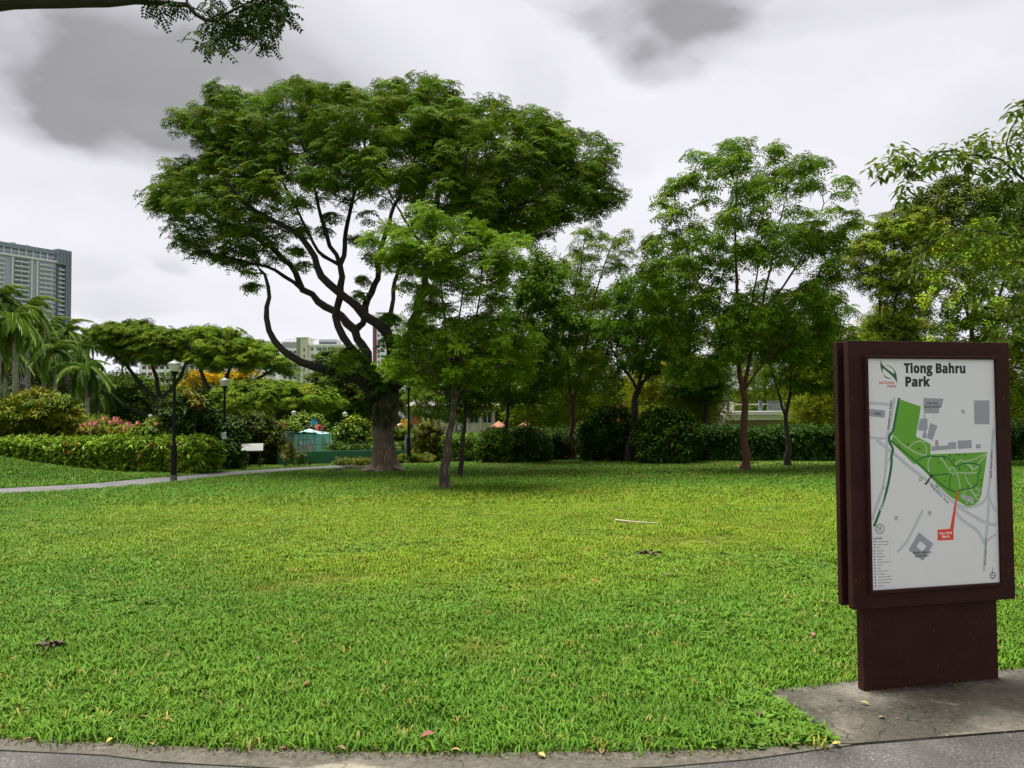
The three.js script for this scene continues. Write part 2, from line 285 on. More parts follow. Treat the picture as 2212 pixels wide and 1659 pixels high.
// A small tree: trunk polyline (pixels), stems, crown outline. Parts: trunk, branches, crown.
function smallTree({ name = 'park_tree', label, base, d, trunk, tw, stems = [], poly, kz = 0.7, seed = 1, clumps = 60, sep = 0.5, per = 40, r = 0.5, flat = 0.55, spray, gaps, rim, s = 1, c, vary, yellow, alt, barkMat = MAT.barkGrey, leafMat = MAT.leaf, holes, thin, shell = 0.5, tip = 0.008, group, links = 1, category = 'tree' }) {
  const R = rng(seed), foot = base ? on(...base) : stand(trunk[0][0], d); if (base) d = -foot.z;
  const root = thing(name, label, category, foot, group), T = new Tree(), k = m_per_px(d);
  const tp = [foot.clone().add(V(0, -0.05, 0)), ...path(trunk.slice(1), d)], tn = T.limb(tp, tw / 2 * k * 1.15, tw / 2 * k * 0.75, -1, 0.3), top = tn[tn.length - 1];
  const b = new MB(); b.tube(tn.map((q) => T.nodes[q].p), tn.map((q, j) => T.nodes[q].er * (1 + 0.5 * Math.exp(-j * 0.3 / 0.18))), 12, 0.25); b.build('trunk', barkMat, root);
  const T2 = new Tree(); T2.nodes.push({ p: T.nodes[top].p, par: -1, er: T.nodes[top].er, len: 0 });
  for (const [pts, w0, w1] of stems) T2.limb(path(pts, d), w0 / 2 * k, w1 / 2 * k, -2, 0.4);
  const cl = volume(poly, d, kz, R, clumps, sep, { holes, thin, shell, gaps, rim });
  T2.linkAll(cl.filter(() => R() < links).map((q) => q.p), R, tip, 0.35, 0.15, 0);
  T2.mesh().build('branches', barkMat, root);
  copies(root, 'crown', spray, leafMat, dress(cl, R, { per, r, flat, s, c, vary, yellow, alt }));
  return root;
}
// ---------------------------------------------------------------- ground, lawn, paths
const PATH_BACK = [[-700, 1075], [-300, 1066], [0, 1057], [200, 1046], [375, 1031], [460, 1022], [600, 1013.5], [700, 1007.5], [800, 1003], [880, 1000], [930, 997]];
const PATH_FRONT = [[-700, 1098], [-300, 1082], [0, 1069], [100, 1064], [240, 1055], [375, 1043], [500, 1029], [600, 1021.5], [700, 1014], [800, 1007.5], [880, 1003.5], [930, 1000]];
const flat2 = (l) => l.map(([x, y]) => { const p = on(x, y); return [p.x, p.z]; });
const pathPoly = [...flat2(PATH_BACK), ...flat2(PATH_FRONT).reverse()];
const lawnEdge = flat2([[-900, 1560], [-400, 1578], [0, 1600], [240, 1612], [430, 1619], [720, 1630], [1060, 1632], [1370, 1631], [1600, 1624], [1812, 1612]]);
const padPoly = [...flat2([[1806, 1613], [1652, 1498], [1855, 1475], [2158, 1452]]), [4.6, -4.85], [4.75, -3.9], ...flat2([[2212, 1584], [1840, 1614]])];
const asphaltEdge = flat2([[-900, 1575], [-400, 1597], [0, 1626], [228, 1637], [330, 1650], [440, 1657], [650, 1668], [1010, 1672], [1300, 1668], [1440, 1662], [1620, 1646], [1840, 1615], [2212, 1584]]);
const nearPoly = [...lawnEdge, ...flat2([[1840, 1612], [2212, 1582]]), [4.75, -3.9], [9, -3.2], [9, 4], [-9, 4]];
{ // terrain
  const line = (lo, hi, step, far) => { const a = []; for (let v = lo; v <= hi; v += step) a.push(v); let g = step; for (let v = hi; v < far;) { g *= 1.35; v += g; a.push(v); } g = step; const b = []; for (let v = lo; v > -far;) { g *= 1.35; v -= g; b.unshift(v); } return [...b, ...a]; };
  const xs = line(-40, 40, 0.6, 3000), zs = line(-56, 4, 0.6, 3000), p = [], uv = [], idx = [];
  zs.forEach((z) => xs.forEach((x) => { p.push(x, ground(x, z), z); uv.push(x, z); }));
  for (let j = 0; j < zs.length - 1; j++) for (let i = 0; i < xs.length - 1; i++) { const a = j * xs.length + i, b = a + xs.length; idx.push(a, b, a + 1, a + 1, b, b + 1); }
  const g = new THREE.BufferGeometry(); g.setAttribute('position', new THREE.Float32BufferAttribute(p, 3)); g.setAttribute('uv', new THREE.Float32BufferAttribute(uv, 2)); g.setIndex(idx); g.computeVertexNormals();
  const soil = tex(512, 512, (u, v) => { const a = tiled(u, v, 6, 4), b = tiled(u, v, 40, 3, 5), t = 0.5 + a * 0.8 + b * 0.5; return [lerp(0.20, 0.33, t), lerp(0.30, 0.40, t), lerp(0.09, 0.14, t)]; }, true, 0.25);
  setting('lawn', g, std(0xffffff, 0.95, { map: soil, bumpMap: tex(256, 256, (u, v) => 0.5 + tiled(u, v, 30, 3), false, 1), bumpScale: 0.02 }), 'gently rolling green park lawn');
}
function sheet(poly, y, lift = true) {
  const sh = new THREE.Shape(poly.map(([x, z]) => new THREE.Vector2(x, -z))), g = new THREE.ShapeGeometry(sh), p = g.attributes.position, uv = [];
  const q = []; for (let k = 0; k < p.count; k++) { const x = p.getX(k), z = -p.getY(k); q.push(x, (lift ? ground(x, z) : 0) + y, z); uv.push(x, z); }
  const o = new THREE.BufferGeometry(); o.setAttribute('position', new THREE.Float32BufferAttribute(q, 3)); o.setAttribute('uv', new THREE.Float32BufferAttribute(uv, 2)); o.setIndex(g.index); o.computeVertexNormals(); return o;
}
{
  const grit = (u, v) => { const a = tiled(u, v, 90, 2, 2), b = tiled(u, v, 45, 2, 9); return 0.5 + a * 1.1 + b * 0.6; };
  const asphaltMap = tex(512, 512, (u, v) => { const g = grit(u, v), l = tiled(u, v, 3, 4, 30) * 0.12, s = sm(0.75, 1, g) * 0.25; return [0.262 + (g - 0.5) * 0.14 + l + s * 0.4, 0.25 + (g - 0.5) * 0.14 + l + s * 0.4, 0.236 + (g - 0.5) * 0.11 + l + s * 0.4]; }, true, 1);
  const asphalt = std(0xffffff, 0.9, { map: asphaltMap, bumpMap: tex(512, 512, grit, false, 1), bumpScale: 0.006 });
  const conc = (seed, moss, pale) => tex(1024, 1024, (u, v) => {
    const f = tiled(u, v, 60, 3, seed) * 0.12, m = sm(-0.3, 0.15, tiled(u, v, 3, 5, seed + 3)) * moss, l = sm(0.16, 0.3, tiled(u, v, 7, 5, seed + 7, 0.5)) * pale, h = sm(0.25, 0.4, tiled(u, v, 26, 3, seed + 11)) * 0.25, cr = Math.abs(tiled(u, v, 4, 4, seed + 15)) < 0.004 ? 0.12 : 0;
    return [0, 1, 2].map((k) => lerp(lerp([0.40, 0.38, 0.335][k], [0.2, 0.185, 0.14][k], m), [0.52, 0.49, 0.43][k], Math.max(l, h * (1 - m * 0.3))) + f - cr);
  }, true, 0.5);
  const concBump = tex(512, 512, (u, v) => 0.5 + tiled(u, v, 50, 3, 4) + tiled(u, v, 9, 3, 6) * 0.6, false, 1);
  setting('asphalt_walkway', sheet([...asphaltEdge, [9, -3.4], [9, 4], [-9, 4]], 0.008, false), asphalt, 'dark asphalt walkway in the foreground');
  // concrete edging: a low slab with a front and back face
  const strip = [...lawnEdge.slice(0, -1), lawnEdge[lawnEdge.length - 1], ...asphaltEdge.slice(0, -1).reverse()];
  const slab = (poly, h) => { const g = new THREE.ExtrudeGeometry(new THREE.Shape(poly.map(([x, z]) => new THREE.Vector2(x, -z))), { depth: h, bevelEnabled: false }); g.rotateX(-Math.PI / 2); return g; };
  setting('concrete_edging', slab(strip, 0.014), std(0xffffff, 0.92, { map: conc(41, 0.55, 0.8), bumpMap: concBump, bumpScale: 0.008 }), 'worn concrete edging strip between lawn and asphalt');
  setting('concrete_pad', slab(padPoly, 0.018), std(0xffffff, 0.92, { map: conc(13, 0.95, 0.55), bumpMap: concBump, bumpScale: 0.008 }), 'mossy stained concrete pad under the map board');
  // footpath across the park: follows the ground in short strips
  const b = new MB(), F = PATH_FRONT.slice(), n = 60, cf = new THREE.CatmullRomCurve3(flat2(PATH_FRONT).map(([x, z]) => V(x, 0, z))), cb = new THREE.CatmullRomCurve3(flat2(PATH_BACK).map(([x, z]) => V(x, 0, z)));
  let prev = null; for (let k = 0; k <= n; k++) { const row = []; for (let j = 0; j <= 4; j++) { const p = cf.getPoint(k / n).lerp(cb.getPoint(k / n), j / 4); p.y = ground(p.x, p.z) + 0.02; row.push(b.v(p, V(0, 1, 0), p.x, p.z)); } if (prev) for (let j = 0; j < 4; j++) { b.tri(prev[j], row[j], row[j + 1]); b.tri(prev[j], row[j + 1], prev[j + 1]); } prev = row; }
  setting('footpath', b.geo(), std(0xffffff, 0.92, { map: tex(512, 512, (u, v) => { const g = grit(u, v), l = tiled(u, v, 4, 4, 50) * 0.12; return [0.33 + (g - 0.5) * 0.08 + l, 0.32 + (g - 0.5) * 0.08 + l, 0.322 + (g - 0.5) * 0.1 + l]; }, true, 0.5) }), 'curving grey footpath through the park');
}
// grass: tufts of curved blades, one instanced mass
{
  const R = rng(11), tuft = (blades, L, w, spread, seg) => {
    const b = new MB();
    for (let k = 0; k < blades; k++) {
      const a = R() * 6.283, h = L * (0.5 + R() * 0.75), lean = 0.25 + R() * 0.85, dx = Math.cos(a), dz = Math.sin(a), o = V((R() - 0.5) * spread, 0, (R() - 0.5) * spread), side = V(-dz, 0, dx), ww = w * (0.7 + R() * 0.6), tw = (R() - 0.5) * 0.8; let prev = null;
      for (let s = 0; s <= seg; s++) {
        const t = s / seg, y = h * (Math.sin(Math.min(1.9, t * (1.1 + lean * 0.5))) / 1.05), x = h * lean * t * t * 0.95, c = o.clone().add(V(dx * x, y, dz * x)), wd = ww / 2 * (s === seg ? 0.06 : 1 - 0.35 * t), sd = side.clone().addScaledVector(V(dx, 0.3, dz), tw * t).normalize(), n = V(-dx * (1 - t * lean), 0.35 + t * lean, -dz * (1 - t * lean)).normalize();
        const row = [b.v(c.clone().addScaledVector(sd, -wd), n.clone().addScaledVector(sd, -0.25)), b.v(c.clone().addScaledVector(sd, wd), n.clone().addScaledVector(sd, 0.25))];
        if (prev) { b.tri(prev[0], prev[1], row[0]); b.tri(prev[1], row[1], row[0]); } prev = row;
      }
    }
    return b.geo();
  };
  const near = [], far = [];
  const bad = (x, z) => inside(nearPoly, x, z) || inside(padPoly, x, z) || (z < -14 && inside(pathPoly, x, z));
  const scatter = (d0, d1, dens, list, s) => {
    const half = (d) => 0.72 * d + 1.6, n = Math.round(dens * (d1 - d0) * (half(d0) + half(d1)));
    for (let k = 0; k < n; k++) {
      const d = Math.sqrt(lerp(d0 * d0, d1 * d1, R())), x = (R() * 2 - 1) * half(d), z = -d; if (bad(x, z)) continue;
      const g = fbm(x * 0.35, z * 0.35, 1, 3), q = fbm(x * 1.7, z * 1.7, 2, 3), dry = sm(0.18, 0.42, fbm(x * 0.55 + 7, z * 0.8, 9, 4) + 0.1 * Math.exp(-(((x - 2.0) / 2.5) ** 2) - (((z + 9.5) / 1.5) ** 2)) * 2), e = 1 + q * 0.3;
      const mid = sm(0.25, 0.75, Math.exp(-(((x - 0.8) / 9) ** 2) - (((z + 12.5) / 6) ** 2)) + g * 0.3); let c = [0.092 + g * 0.03 + mid * 0.07, 0.2 + g * 0.03 + mid * 0.055, 0.028]; c = c.map((v, i) => lerp(v * e, [0.21, 0.22, 0.05][i], dry * 0.4)); if (R() < 0.03) c = [0.30, 0.26, 0.11];  // mid puts the brighter, yellower look of the middle lawn into the blade colour
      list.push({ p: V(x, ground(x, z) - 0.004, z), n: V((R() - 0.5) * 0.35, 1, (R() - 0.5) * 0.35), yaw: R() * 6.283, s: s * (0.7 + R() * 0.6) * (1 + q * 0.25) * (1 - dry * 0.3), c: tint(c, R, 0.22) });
    }
  };
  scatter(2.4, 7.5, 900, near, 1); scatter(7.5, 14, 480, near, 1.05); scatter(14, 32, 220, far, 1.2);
  const weeds = []; for (let k = 0; k < 90000; k++) { const d = 2.4 + Math.pow(R(), 0.7) * 11, x = (R() * 2 - 1) * (0.72 * d + 1.6), z = -d; if (fbm(x * 0.6 + 40, z * 0.6, 5, 4) < 0.2 || bad(x, z)) continue; const w = 0.8 + R() * 0.5; weeds.push({ p: V(x, ground(x, z) + 0.012 + R() * 0.022, z), n: V((R() - 0.5) * 0.9, 1, (R() - 0.5) * 0.9), yaw: R() * 6.28, s: 0.7 + R() * 0.7, c: tint([0.085 * w, 0.18 * w, 0.035], R, 0.25) }); }
  const rosette = new MB(); for (let k = 0; k < 5; k++) { const a = k * 1.257 + R(); rosette.leaf(V(Math.cos(a) * 0.006, 0, Math.sin(a) * 0.006), V(Math.cos(a), 0.25, Math.sin(a)).normalize(), V(0, 1, 0), 0.03 + R() * 0.012, 0.02, 0.1, 0.1); }
  const o = new THREE.Group(); o.name = 'lawn_grass'; o.userData = { label: 'short mown green grass covering the whole lawn', category: 'grass', kind: 'stuff' }; scene.add(o);
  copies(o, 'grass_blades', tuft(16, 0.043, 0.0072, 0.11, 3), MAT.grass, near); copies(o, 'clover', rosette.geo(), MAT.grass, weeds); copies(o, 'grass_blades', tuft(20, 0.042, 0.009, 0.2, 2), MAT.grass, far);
}
// ---------------------------------------------------------------- map board
{
  const A = V(1.94868, 0, -4.33503), u = V(0.977122, 0, -0.21268), yaw = Math.atan2(0.21268, 0.977122), mid = A.clone().addScaledVector(u, 0.4435);
  const root = thing('map_board', 'dark brown freestanding park map board with white map face', 'sign', mid, null, yaw);   // local: x along the face, +z to the viewer
  const grain = tex(512, 512, (a, b) => { const f = tiled(a, b, 70, 2, 3), l = tiled(a, b, 4, 4, 8), s = tiled(a, b, 12, 3, 14, 0.4); const sp = sm(0.33, 0.4, tiled(a, b, 50, 2, 22)); return [0.205 + f * 0.03 + l * 0.04 + s * 0.03 + sp * 0.15, 0.108 + f * 0.025 + l * 0.03 + s * 0.02 + sp * 0.15, 0.088 + f * 0.025 + l * 0.03 + s * 0.02 + sp * 0.14]; }, true, 1);
  const brown = new THREE.MeshPhysicalMaterial({ roughness: 0.7, specularIntensity: 0.3,  map: grain, bumpMap: tex(256, 256, (a, b) => 0.5 + tiled(a, b, 60, 2), false, 2), bumpScale: 0.0006 });
  const slabUV = (g) => { const p = g.attributes.position, t = g.attributes.uv; for (let k = 0; k < p.count; k++) t.setXY(k, p.getX(k) + p.getZ(k) * 0.7, p.getY(k)); return g; };
  part(root, 'plinth', slabUV(box(0.887, 0.6, 0.056, 0, 0.31, -0.03, 0.004)), brown);
  part(root, 'front_panel', slabUV(box(1.064, 1.487, 0.042, 0, 1.2265, 0.0195, 0.003)), brown);
  part(root, 'back_panel', slabUV(box(1.064, 1.487, 0.036, 0, 1.2265, -0.077, 0.003)), brown);
  part(root, 'core', slabUV(box(0.9, 1.3, 0.05, 0, 1.23, -0.0303)), brown);
  const mw = 0.842, mh = 1.284, my = 1.2275, fz = 0.041;   // map face
  for (const s of [-1, 1]) part(root, 'frame_bar', slabUV(box(0.016, mh + 0.034, 0.022, s * (mw / 2 + 0.0085), my, fz + 0.0105, 0.003)), brown);
  for (const s of [-1, 1]) part(root, 'frame_bar', slabUV(box(mw + 0.001, 0.0165, 0.022, 0, my + s * (mh / 2 + 0.0088), fz + 0.0105, 0.003)), brown);
  // the printed map, drawn in the measuring frame of the photograph's enlargement and squared up
  const CW = 1344, CH = 2048, cv = document.createElement('canvas'); cv.width = CW; cv.height = CH; const c = cv.getContext('2d');
  const TL = [287, 183], TR = [1024, 192], BL = [318, 1508], BR = [1053, 1466];
  const H = (() => { // homography from the unit square to the enlargement, inverted
    const [x0, y0] = TL, [x1, y1] = TR, [x2, y2] = BR, [x3, y3] = BL, dx1 = x1 - x2, dx2 = x3 - x2, sx = x0 - x1 + x2 - x3, dy1 = y1 - y2, dy2 = y3 - y2, sy = y0 - y1 + y2 - y3, den = dx1 * dy2 - dx2 * dy1, g = (sx * dy2 - dx2 * sy) / den, h = (dx1 * sy - sx * dy1) / den;
    return new THREE.Matrix3().set(x1 - x0 + g * x1, x3 - x0 + h * x3, x0, y1 - y0 + g * y1, y3 - y0 + h * y3, y0, g, h, 1).invert();
  })();
  const M = ([x, y]) => { const v = V(x, y, 1).applyMatrix3(H); return [v.x / v.z * CW, v.y / v.z * CH]; };
  const K = CH / 1300;
  c.fillStyle = '#e2e3e1'; c.fillRect(0, 0, CW, CH);
  const poly = (l, f) => { c.beginPath(); l.forEach((q, k) => { const [x, y] = M(q); k ? c.lineTo(x, y) : c.moveTo(x, y); }); c.closePath(); c.fillStyle = f; c.fill(); };
  const line = (l, w, f) => { c.beginPath(); const m = l.map(M); c.moveTo(...m[0]); for (let k = 1; k < m.length - 1; k++) { const [x, y] = m[k], [a, b] = m[k + 1]; k === m.length - 2 ? c.quadraticCurveTo(x, y, a, b) : c.quadraticCurveTo(x, y, (x + a) / 2, (y + b) / 2); } if (m.length === 2) c.lineTo(...m[1]); c.lineWidth = w * K; c.strokeStyle = f; c.lineJoin = 'round'; c.stroke(); };
  const text = (s, q, size, f = '#0f0f11', rot = 0, font = 'bold', align = 'left', sxx = 1) => { const [x, y] = M(q); c.save(); c.translate(x, y); c.rotate(rot); c.scale(sxx, 1); c.font = `${font} ${size * K}px sans-serif`; c.textAlign = align; c.textBaseline = 'alphabetic'; c.fillStyle = f; c.fillText(s, 0, 0); if (size > 40) { c.strokeStyle = f; c.lineWidth = 4.5 * K; c.lineJoin = 'round'; c.strokeText(s, 0, 0); } c.restore(); };
  const RD = '#bfc5c8', BG = '#9a9fa6', PK = '#63a624', PC = '#176b38', PT = '#a9c39a', INK = '#0f0f11';
  // roads
  line([[297, 440], [370, 440], [440, 452]], 17, RD); line([[450, 410], [430, 520], [410, 620], [402, 760], [395, 900], [350, 1020], [320, 1110]], 20, RD);
  line([[300, 635], [360, 648], [418, 640]], 15, RD); line([[345, 650], [395, 690], [450, 735]], 20, RD); line([[400, 790], [425, 755], [450, 735]], 13, RD);
  line([[440, 725], [560, 830], [700, 930], [790, 1015], [860, 1045], [960, 1020], [990, 965], [1000, 880], [1012, 700], [1022, 590]], 20, RD);
  line([[800, 1030], [880, 1075], [980, 1135], [1036, 1142]], 20, RD); line([[790, 1040], [810, 1090], [880, 1140], [940, 1180], [968, 1250]], 20, RD); line([[996, 960], [988, 1100], [972, 1250], [963, 1405]], 20, RD); line([[998, 985], [1010, 1030], [1034, 1062]], 15, RD); line([[975, 1240], [1000, 1210], [1036, 1195]], 13, RD);
  line([[612, 1055], [545, 1190], [515, 1245], [466, 1292]], 17, RD);
  // buildings
  for (const l of [[[305, 473], [396, 482], [394, 524], [303, 515]], [[617, 411], [733, 416], [722, 465], [708, 470], [707, 500], [623, 500], [617, 480]], [[619, 500], [625, 500], [626, 540], [619, 540]], [[595, 538], [608, 530], [640, 530], [641, 588], [632, 602], [584, 598]], [[613, 612], [634, 612], [633, 645], [612, 642]], [[656, 555], [698, 572], [668, 655], [635, 640]], [[908, 427], [998, 427], [999, 565], [911, 563]], [[685, 654], [702, 654], [704, 688], [758, 684], [758, 668], [806, 666], [806, 704], [662, 716], [662, 690], [685, 690]], [[814, 658], [894, 654], [896, 700], [815, 706]], [[918, 680], [946, 678], [947, 702], [919, 704]], [[590, 1180], [673, 1246], [614, 1343], [530, 1280]], [[620, 590], [630, 590], [630, 620], [620, 620]]]) poly(l, BG);
  poly([[597, 1230], [634, 1260], [608, 1290], [577, 1262]], '#e2e3e1');
  // park and paths
  poly([[484, 420], [602, 460], [590, 540], [573, 632], [658, 676], [658, 736], [986, 724], [966, 860], [950, 965], [935, 1005], [905, 1028], [870, 1034], [835, 1015], [780, 985], [700, 912], [600, 810], [575, 790], [560, 790], [430, 665], [440, 625]], PK);
  for (const l of [[[440, 628], [465, 640], [475, 665], [530, 700], [590, 735], [630, 742]], [[530, 698], [560, 665], [610, 655], [640, 700], [632, 740]], [[650, 850], [640, 790], [650, 760], [665, 748]], [[700, 745], [735, 770], [750, 810], [775, 828]], [[800, 840], [900, 848], [925, 840]], [[808, 845], [825, 880], [828, 935]], [[860, 850], [865, 890], [890, 915], [895, 930]], [[800, 795], [830, 760], [845, 780], [900, 770], [950, 745], [985, 735]], [[930, 795], [960, 760], [985, 735]], [[880, 800], [900, 830], [925, 810], [940, 800]], [[895, 835], [910, 800], [870, 795]], [[915, 930], [945, 935], [938, 970], [910, 975], [890, 930]], [[850, 960], [860, 935], [890, 935], [915, 985], [935, 1000]], [[865, 1020], [875, 985]], [[905, 1020], [900, 985]]]) line(l, 8, PT);
  c.beginPath(); { const [x, y] = M([783, 830]); c.arc(x, y, 19 * K, 0, 7); c.lineWidth = 8 * K; c.strokeStyle = PT; c.stroke(); }
  poly([[835, 960], [905, 985], [908, 1018], [895, 1018], [830, 985]], '#a6b5a4');
  line([[477, 410], [455, 530], [440, 610], [418, 625], [420, 665], [445, 705], [430, 745], [435, 770], [425, 850], [395, 990], [333, 1145]], 16, PC);
  line([[428, 655], [500, 715], [580, 778], [660, 855], [760, 945], [810, 952]], 9, PC); line([[580, 772], [630, 742], [690, 750], [745, 745], [780, 780], [805, 815], [840, 790], [870, 785], [946, 795], [946, 835], [925, 850], [935, 880], [920, 920], [880, 935], [825, 937], [812, 952]], 8, PC); line([[660, 857], [740, 848], [783, 850], [765, 880], [765, 945]], 8, PC);
  // footbridge, marker, icons
  poly([[652, 853], [662, 850], [675, 858], [672, 864], [664, 864], [638, 903], [634, 912], [620, 904], [630, 898], [657, 860]], INK);
  poly([[808, 955], [814, 955], [790, 1165], [768, 1165]], '#e2452f'); c.fillStyle = '#e2452f'; { const [x, y] = M([811, 953]); c.beginPath(); c.arc(x, y, 7.5 * K, 0, 7); c.fill(); }
  poly([[697, 1166], [789, 1160], [790, 1224], [698, 1228]], '#e2452f'); text('You Are', [744, 1193], 23, '#f4f0ee', -0.03, 'bold', 'center'); text('Here', [745, 1213], 23, '#f4f0ee', -0.03, 'bold', 'center');
  for (const q of [[846, 492], [872, 994], [652, 1072], [460, 1099]]) { const [x, y] = M(q), s = 10 * K; c.strokeStyle = INK; c.lineWidth = 2 * K; c.fillStyle = '#e2e3e1'; c.beginPath(); c.roundRect(x - s, y - s, 2 * s, 2 * s, 4 * K); c.fill(); c.stroke(); text('P', [q[0], q[1] + 7], 18, INK, 0, 'bold', 'center'); }
  for (const q of [[599, 877], [696, 915], [392, 924]]) { const [x, y] = M(q), s = 8 * K; c.lineWidth = 2.4 * K; c.strokeStyle = INK; c.beginPath(); c.roundRect(x - s, y - s, 2 * s, 1.7 * s, 3 * K); c.stroke(); c.fillStyle = INK; c.fillRect(x - s, y + s * 0.5, 2 * s, s * 0.4); c.fillRect(x - s, y + s * 0.8, s * 0.5, s * 0.5); c.fillRect(x + s * 0.5, y + s * 0.8, s * 0.5, s * 0.5); }
  for (const q of [[528, 678], [737, 760], [769, 742], [791, 768], [824, 820], [873, 920], [951, 884], [949, 912], [945, 960]]) { const [x, y] = M(q), s = 8 * K; c.fillStyle = INK; c.beginPath(); c.moveTo(x, y - s); c.lineTo(x + s, y); c.lineTo(x - s, y); c.fill(); c.fillRect(x - s * 0.2, y, s * 0.4, s * 0.5); c.fillRect(x - s * 0.7, y + s * 0.5, s * 1.4, s * 0.4); }
  for (const q of [[478, 682], [705, 783], [740, 888], [858, 806], [882, 825], [869, 858], [908, 908]]) { const [x, y] = M(q), s = 7 * K; c.strokeStyle = '#24351c'; c.lineWidth = 2.4 * K; c.beginPath(); c.moveTo(x - s, y + s); c.quadraticCurveTo(x - s * 0.6, y - s * 0.4, x, y - s); c.lineTo(x + s * 0.2, y + s * 0.3); c.lineTo(x + s, y + s); c.moveTo(x, y - s * 0.2); c.lineTo(x + s, y - s * 0.4); c.stroke(); }
  { const [x, y] = M([589, 702]), s = 9 * K; c.fillStyle = INK; c.beginPath(); c.moveTo(x - s, y - s * 0.6); c.lineTo(x - s * 0.2, y - s * 0.6); c.lineTo(x + s * 0.2, y); c.lineTo(x + s, y + s * 0.1); c.lineTo(x + s, y + s * 0.8); c.lineTo(x - s * 0.2, y + s * 0.4); c.lineTo(x - s, y - s * 0.1); c.fill(); }
  text('P', [800, 746], 18, INK); for (const [q, col] of [[[822, 740], INK], [[842, 740], '#b7642a']]) { const [x, y] = M(q), s = 6 * K; c.strokeStyle = col; c.lineWidth = 3 * K; c.beginPath(); c.moveTo(x - s, y + s); c.lineTo(x - s, y - s * 0.3); c.quadraticCurveTo(x, y - s * 1.6, x + s, y - s * 0.3); c.lineTo(x + s, y + s); c.stroke(); } for (const dx of [852, 860]) { const [x, y] = M([dx, 740]); c.fillStyle = INK; c.fillRect(x - 2 * K, y - 7 * K, 4 * K, 14 * K); }
  // lettering
  text('Tiong Bahru', [505, 266], 74, INK, 0, 'bold', 'left', 0.97); text('Park', [509, 344], 74, INK, 0, 'bold', 'left', 1.02);
  text('NATIONAL', [357, 330], 21, '#c23238', 0, 'italic bold', 'left', 0.98); text('PARKS', [405, 350], 21, '#c23238', 0, 'italic bold', 'left', 0.98);
  { // leaf emblem: two crescents and a diagonal blade
    const P = (pts, f) => { c.beginPath(); const m = pts.map(M); c.moveTo(...m[0]); for (let k = 1; k < m.length; k += 3) c.bezierCurveTo(...m[k], ...m[k + 1], ...m[k + 2]); c.closePath(); c.fillStyle = f; c.fill(); }, g = '#175a37';
    P([[368, 191], [365, 235], [372, 290], [436, 300], [405, 303], [378, 295], [382, 238], [410, 262], [452, 290], [466, 328], [466, 305], [460, 285], [455, 277], [430, 262], [400, 240], [384, 222], [378, 215], [372, 205], [368, 191]], g);
    P([[393, 220], [425, 218], [470, 245], [463, 318], [458, 290], [457, 283], [447, 268], [453, 250], [430, 228], [393, 220]], g); }
  text('Gan Eng', [669, 447], 19, INK, 0, 'bold', 'center'); text('Seng School', [669, 468], 19, INK, 0, 'bold', 'center'); text('106A', [352, 508], 20, INK, 0.02, 'bold', 'center'); text('Bukit Merah', [609, 1302], 20, INK, 0, 'bold', 'center'); text('West NPC', [607, 1322], 20, INK, 0, 'bold', 'center');
  text('Henderson Road', [419, 590], 20, INK, -1.42, 'bold', 'left', 1.02); text('Henderson Park Connector', [375, 1058], 19.5, '#eef2ee', -1.335, 'bold', 'left', 1.0); text('Tiong Bahru  Road', [652, 914], 18.5, INK, 0.735, 'bold'); text('Lower Delta  Road', [1006, 716], 18.5, INK, 1.63, 'bold'); text('Lower Delta Road', [971, 1214], 18.5, INK, 1.64, 'bold');
  { const [x, y] = M([367, 1160]), s = 27 * K; c.strokeStyle = '#4a4a4a'; c.lineWidth = 3 * K; c.beginPath(); c.arc(x, y, s, 0, 7); c.stroke(); c.lineWidth = 1.5 * K; c.beginPath(); c.arc(x, y, s * 0.84, 0, 7); c.stroke(); c.lineWidth = 2.6 * K; for (const l of [[[0.1, -0.7], [0.1, -0.1], [-0.3, 0.6]], [[-0.15, -0.4], [0.05, -0.05], [0.45, -0.55]], [[0.1, -0.05], [0.5, 0.2], [0.2, 0.7]], [[0, 0.1], [-0.55, 0], [-0.7, 0.35]]]) { c.beginPath(); l.forEach(([a, b], k) => k ? c.lineTo(x + a * s * 0.8, y + b * s * 0.8) : c.moveTo(x + a * s * 0.8, y + b * s * 0.8)); c.stroke(); } c.beginPath(); c.arc(x - s * 0.4, y - s * 0.35, s * 0.16, 0, 7); c.stroke(); }
  { const [x, y] = M([1014, 1428]), s = 17 * K; c.strokeStyle = INK; c.lineWidth = 5 * K; c.beginPath(); c.arc(x, y, s, 0, 7); c.stroke(); c.lineWidth = 1.6 * K; c.beginPath(); c.moveTo(x - s, y); c.lineTo(x + s, y); c.moveTo(x, y - s); c.lineTo(x, y + s); c.stroke(); text('N', [1013, 1405], 11, INK, 0, 'bold', 'center'); c.lineWidth = 2 * K; c.beginPath(); const [a, b] = M([1013, 1394]); c.moveTo(a, b); c.lineTo(a, b - 10 * K); c.moveTo(a - 4 * K, b - 6 * K); c.lineTo(a, b - 11 * K); c.lineTo(a + 4 * K, b - 6 * K); c.stroke(); }
  c.strokeStyle = '#b9bcbd'; c.lineWidth = 1.5 * K; { c.beginPath(); [[322, 1205], [426, 1200], [432, 1488], [326, 1494]].forEach((q, k) => { const m = M(q); k ? c.lineTo(...m) : c.moveTo(...m); }); c.closePath(); c.stroke(); }
  text('LEGEND', [329, 1221], 15, INK);
